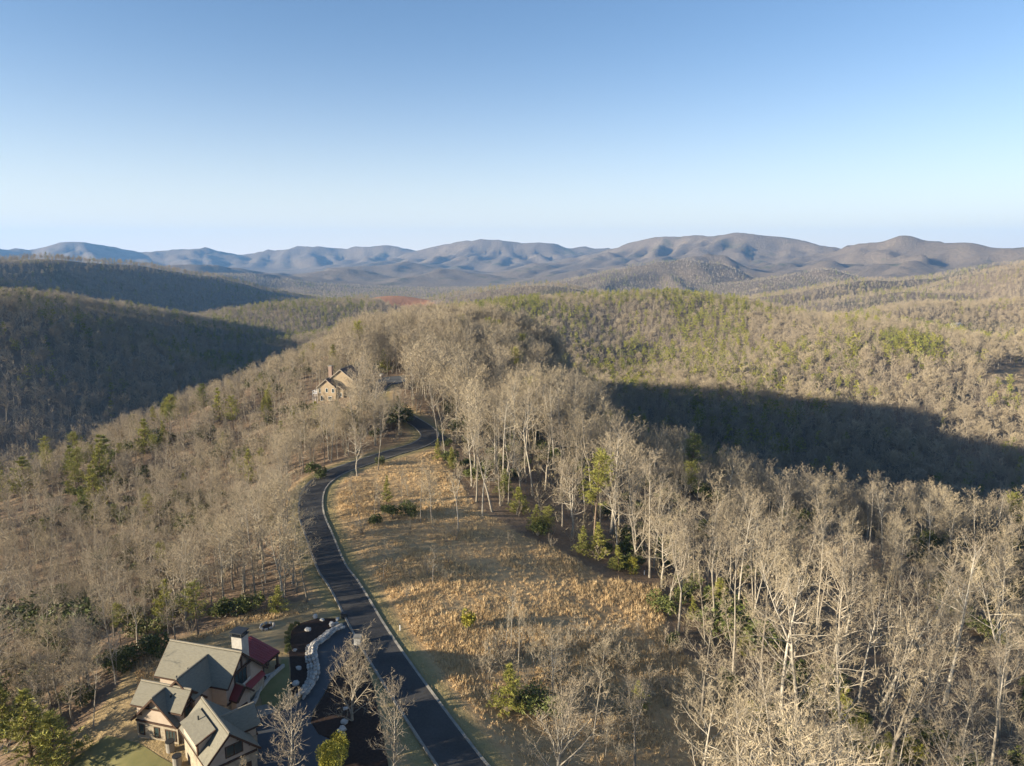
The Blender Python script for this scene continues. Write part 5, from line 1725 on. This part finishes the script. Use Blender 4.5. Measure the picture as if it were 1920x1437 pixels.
def region(u, v, p):
    if math.hypot(p[0] - house2[0], p[1] - house2[1]) < 42:
        return 'near the tan ridge house'
    if u < 640 and v > 1120:
        return 'on the slope behind the timbered house'
    if u < 330:
        return 'on the lower left slope' if v > 1000 else 'on the far left slope above the dark valley'
    if u < 700:
        return 'on the bank left of the road bend' if v > 860 else 'on the slope left of the ridge house'
    if u < 1000 and v < 880:
        return 'on the ridge top beyond the road end'
    e, _ = seg_dist(np.array([u * 1.0]), np.array([v * 1.0]), MEADOW_UV[6:16])
    if e[0] < 40:
        return 'lining the right edge of the dry meadow'
    if v < 960:
        return 'along the brow above the shaded valley'
    if v < 1130:
        return 'in the middle of the right wood' if u < 1560 else 'by the right border above the lower wood'
    return 'in the lower right wood' if u < 1650 else 'in the bottom right corner wood'
DESC = {'straight': 'straight-trunked leafless tree', 'forked': 'fork-trunked leafless tree', 'leaning': 'leaning leafless tree', 'spreading': 'broad-crowned leafless tree', 'slender': 'thin young leafless tree'}
take, u0, v0 = largest(bare_P, 300 - n_bare)
left_form = np.isin(np.arange(len(WOOD_KEYS)), [8, 9])
for i in take:
    x, y, z, h, _ = bare_P[i]
    k = random.choice([8, 9, 15]) if (x < -25 and random.random() < 0.7) else random.randrange(len(WOOD_KEYS))
    key = WOOD_KEYS[k]
    rg = region(u0[i], v0[i], (x, y))
    pale = near_me[key][0].materials[0] is M['pale_bark']
    size = 'tall' if h > 22 else ('mid-sized' if h > 15 else 'low')
    o = plant('bare_tree', near_me[key], ('trunk', 'crown'), (x, y, z), h, '', 'tree', 'leafless trees ' + rg)
    which(o, '%s %s%s' % (size, 'pale ' if pale else 'grey ', DESC[key[0]]), u0[i], v0[i])
bare_P = np.delete(bare_P, take, 0)
take, u0, v0 = largest(pine_P, 150)
for i in take:
    x, y, z, h, _ = pine_P[i]
    key = random.choice([('young', 0), ('young', 1), ('young', 2), ('tall', 0), ('tall', 1), ('tall', 2)])
    if h > 12.5 and key[0] == 'young':
        key = ('tall', key[1])
    rg = region(u0[i], v0[i], (x, y))
    hh = h * (0.85 if key[0] == 'young' else 1.05) * (1.15 if x < -40 and y > 150 else 1.0)
    o = plant('pine_tree', pine_me[key], ('trunk', 'crown'), (x, y, z), hh, '', 'pine', 'pines ' + rg, wide=1.15)
    which(o, '%s %s' % ('tall' if hh > 13 else 'small', 'bushy green pine' if key[0] == 'young' else 'bare-stemmed green pine'), u0[i], v0[i])
pine_P = np.delete(pine_P, take, 0)
# saplings and shoots of the old field
_sr2 = random.Random(21)
for k in range(125):
    for _ in range(60):
        u, v = _sr2.uniform(640, 1420), _sr2.uniform(900, 1437)
        if in_poly([u], [v], MEADOW_UV)[0]:
            w_ = 0.06 + 0.6 * (((u - 740) / 120) ** 2 + ((v - 1030) / 90) ** 2 < 1.2) + 0.9 * (u > 880 and v > 1190)
            if _sr2.random() < w_:
                break
    p = on_ground(u, v)
    if seg_dist(np.array([p[0]]), np.array([p[1]]), road_ctr)[0][0] < 8:
        continue
    reg = 'upper meadow inside the road bend' if v < 1090 else ('lower meadow among the bare trees' if u > 880 else 'meadow bank beside the straight road')
    hh = _sr2.uniform(2.0, 5.0)
    o = plant('shoot_clump', shoot_me[k % 3], ('stems', 'twigs'), p, hh, '', 'shrub', 'bare shoots in the ' + reg)
    which(o, '%s clump of bare shoots' % ('tall' if hh > 3.5 else 'low'), u, v)

# laurels and shoots under the near woods
ux, uy = grid_pts(60, 330, 6.5, -41, 41)
uz = ground_z(ux, uy)
k = ~tree_free(ux, uy, uz)
ux, uy, uz = ux[k], uy[k], uz[k]
ln = fbm(ux / 38, uy / 38, 333, 3)
lau = (ln > np.where(ux < -25, 0.585, 0.54)) & (rng.random(len(ux)) < 0.75)
e = np.c_[ux, uy, uz][lau]
print('bushes', len(e))
uu, vv = project(e)
order = np.argsort(np.hypot(e[:, 0], e[:, 1]))
vis = [i for i in order if -10 < uu[i] < 1930 and vv[i] < 1450][:140]
for i in vis:
    rg = region(uu[i], vv[i], e[i])
    hh = random.uniform(1.8, 4.2)
    o = plant('evergreen_bush', bush_me[i % 3], ('stems', 'leaves'), e[i], hh, '', 'bush', 'laurels ' + rg, wide=1.2)
    which(o, '%s dark laurel bush' % ('tall' if hh > 3 else 'low'), uu[i], vv[i])
rest = np.setdiff1d(np.arange(len(e)), np.array(vis))
er = e[rest]
bush_far = [two(b) for b in bush_me]
scatter('laurel_undergrowth', protos('laurel_kinds', bush_far), er, rng.integers(0, 3, len(er)), np.c_[np.zeros((len(er), 2)), rng.uniform(0, 6.28, len(er))], rng.uniform(0.8, 1.7, len(er)))
sx, sy = grid_pts(60, 420, 6.5, -41, 41)
sz = ground_z(sx, sy)
k = ~tree_free(sx, sy, sz)
sh = np.c_[sx, sy, sz][k]
shoot_far = [joined('shoots', *multi_stem(70 + i, 5.0, 7, 1), M['bark'], M['brush']) for i in range(3)]
scatter('undergrowth', protos('shoot_kinds', shoot_far), sh, rng.integers(0, 3, len(sh)), np.c_[np.zeros((len(sh), 2)), rng.uniform(0, 6.28, len(sh))], rng.uniform(0.5, 1.25, len(sh)))

settle_labels()

# ------------------------------------------------------------------ dry grass on the old field
def grass_mesh(seed, n, h, w, lean):
    r_ = random.Random(seed); V = []; F = []
    for i in range(n):
        a = r_.uniform(0, 6.28); r = 0.38 * math.sqrt(r_.random()); b = r_.uniform(0, 6.28)
        p = Vector((r * math.cos(a), r * math.sin(a), -0.05)); hh = h * r_.uniform(0.6, 1.2)
        t = p + Vector((lean * hh * math.cos(b) * r_.random(), lean * hh * math.sin(b) * r_.random(), hh))
        s = Vector((math.cos(b + 1.57), math.sin(b + 1.57), 0)) * w
        k = len(V); V += [p - s, p + s, t]; F.append((k, k + 1, k + 2))
    me = bpy.data.meshes.new('tuft'); me.from_pydata([tuple(v) for v in V], [], F); me.materials.append(M['straw']); me.update()
    return me
tufts = [grass_mesh(1, 18, 0.42, 0.03, 0.7), grass_mesh(2, 18, 0.55, 0.03, 0.6), grass_mesh(3, 20, 0.3, 0.035, 1.0), grass_mesh(4, 14, 0.75, 0.028, 0.5)]
gx, gy = grid_pts(62, 330, 0.5, -30, 24)
gzv = ground_z(gx, gy)
u, v = project(np.c_[gx, gy, gzv])
d_ = seg_dist(gx, gy, road_ctr)[0]
jx = 34 * (fbm(gx / 7, gy / 7, 71, 4) - 0.5)
ok = in_poly(u + jx, v + jx, MEADOW_UV) & ((d_ > 6.2) | ((d_ > 3.0) & (rng.random(len(gx)) < 0.22)))
ok |= (in_poly(u, v, [(290, 1215), (225, 1275), (120, 1390), (20, 1460), (150, 1460), (200, 1380), (258, 1320), (330, 1215), (430, 1180), (560, 1150), (640, 1120), (650, 1100), (590, 1130), (470, 1150), (400, 1185)]) & (d_ > 6.2) & (np.hypot(gx, gy) < 200))
pn = fbm(gx / 9, gy / 9, 77, 4)
gold = ((u - 1110) / 150) ** 2 + ((v - 1110) / 130) ** 2 < 1
keep = ok & (rng.random(len(gx)) < np.where(gold & (pn > 0.4), 0.95, np.where(pn > 0.5, 0.9, np.where(pn > 0.43, 0.55, 0.28)))) & (rng.random(len(gx)) < np.clip(140 / np.hypot(gx, gy), 0.3, 1))
G = np.c_[gx, gy, gzv][keep]
gk = np.where(gold[keep], rng.choice([0, 1, 3], len(G)), rng.choice([0, 2, 2, 1], len(G)))
print('tufts', len(G))
scatter('dry_grass', protos('tuft_kinds', tufts), G, gk, np.c_[rng.normal(0, .1, (len(G), 2)), rng.uniform(0, 6.28, len(G))], rng.uniform(0.7, 1.5, len(G)) * np.where(pn[keep] > 0.5, 1.1, 0.8) * np.where(d_[keep] < 6.2, 0.45, 1.0))
lay('bare_woodland', bare_P, [([0], [two(near_me[k]) for k in WOOD_KEYS], WH), ([1], mid_list, WH), ([2, 3, 4, 5], far_list, WH)], left=[8, 9, 15])
pine_P[:, 3] *= np.where((pine_P[:, 0] < -40) & (pine_P[:, 4] < 2), 1.15, np.where(pine_P[:, 4] > 2, 1.15, 1.0))
lay('pine_woodland', pine_P, [([0, 1], pine_mid, PH), ([2, 3, 4, 5], pine_far, PH)])
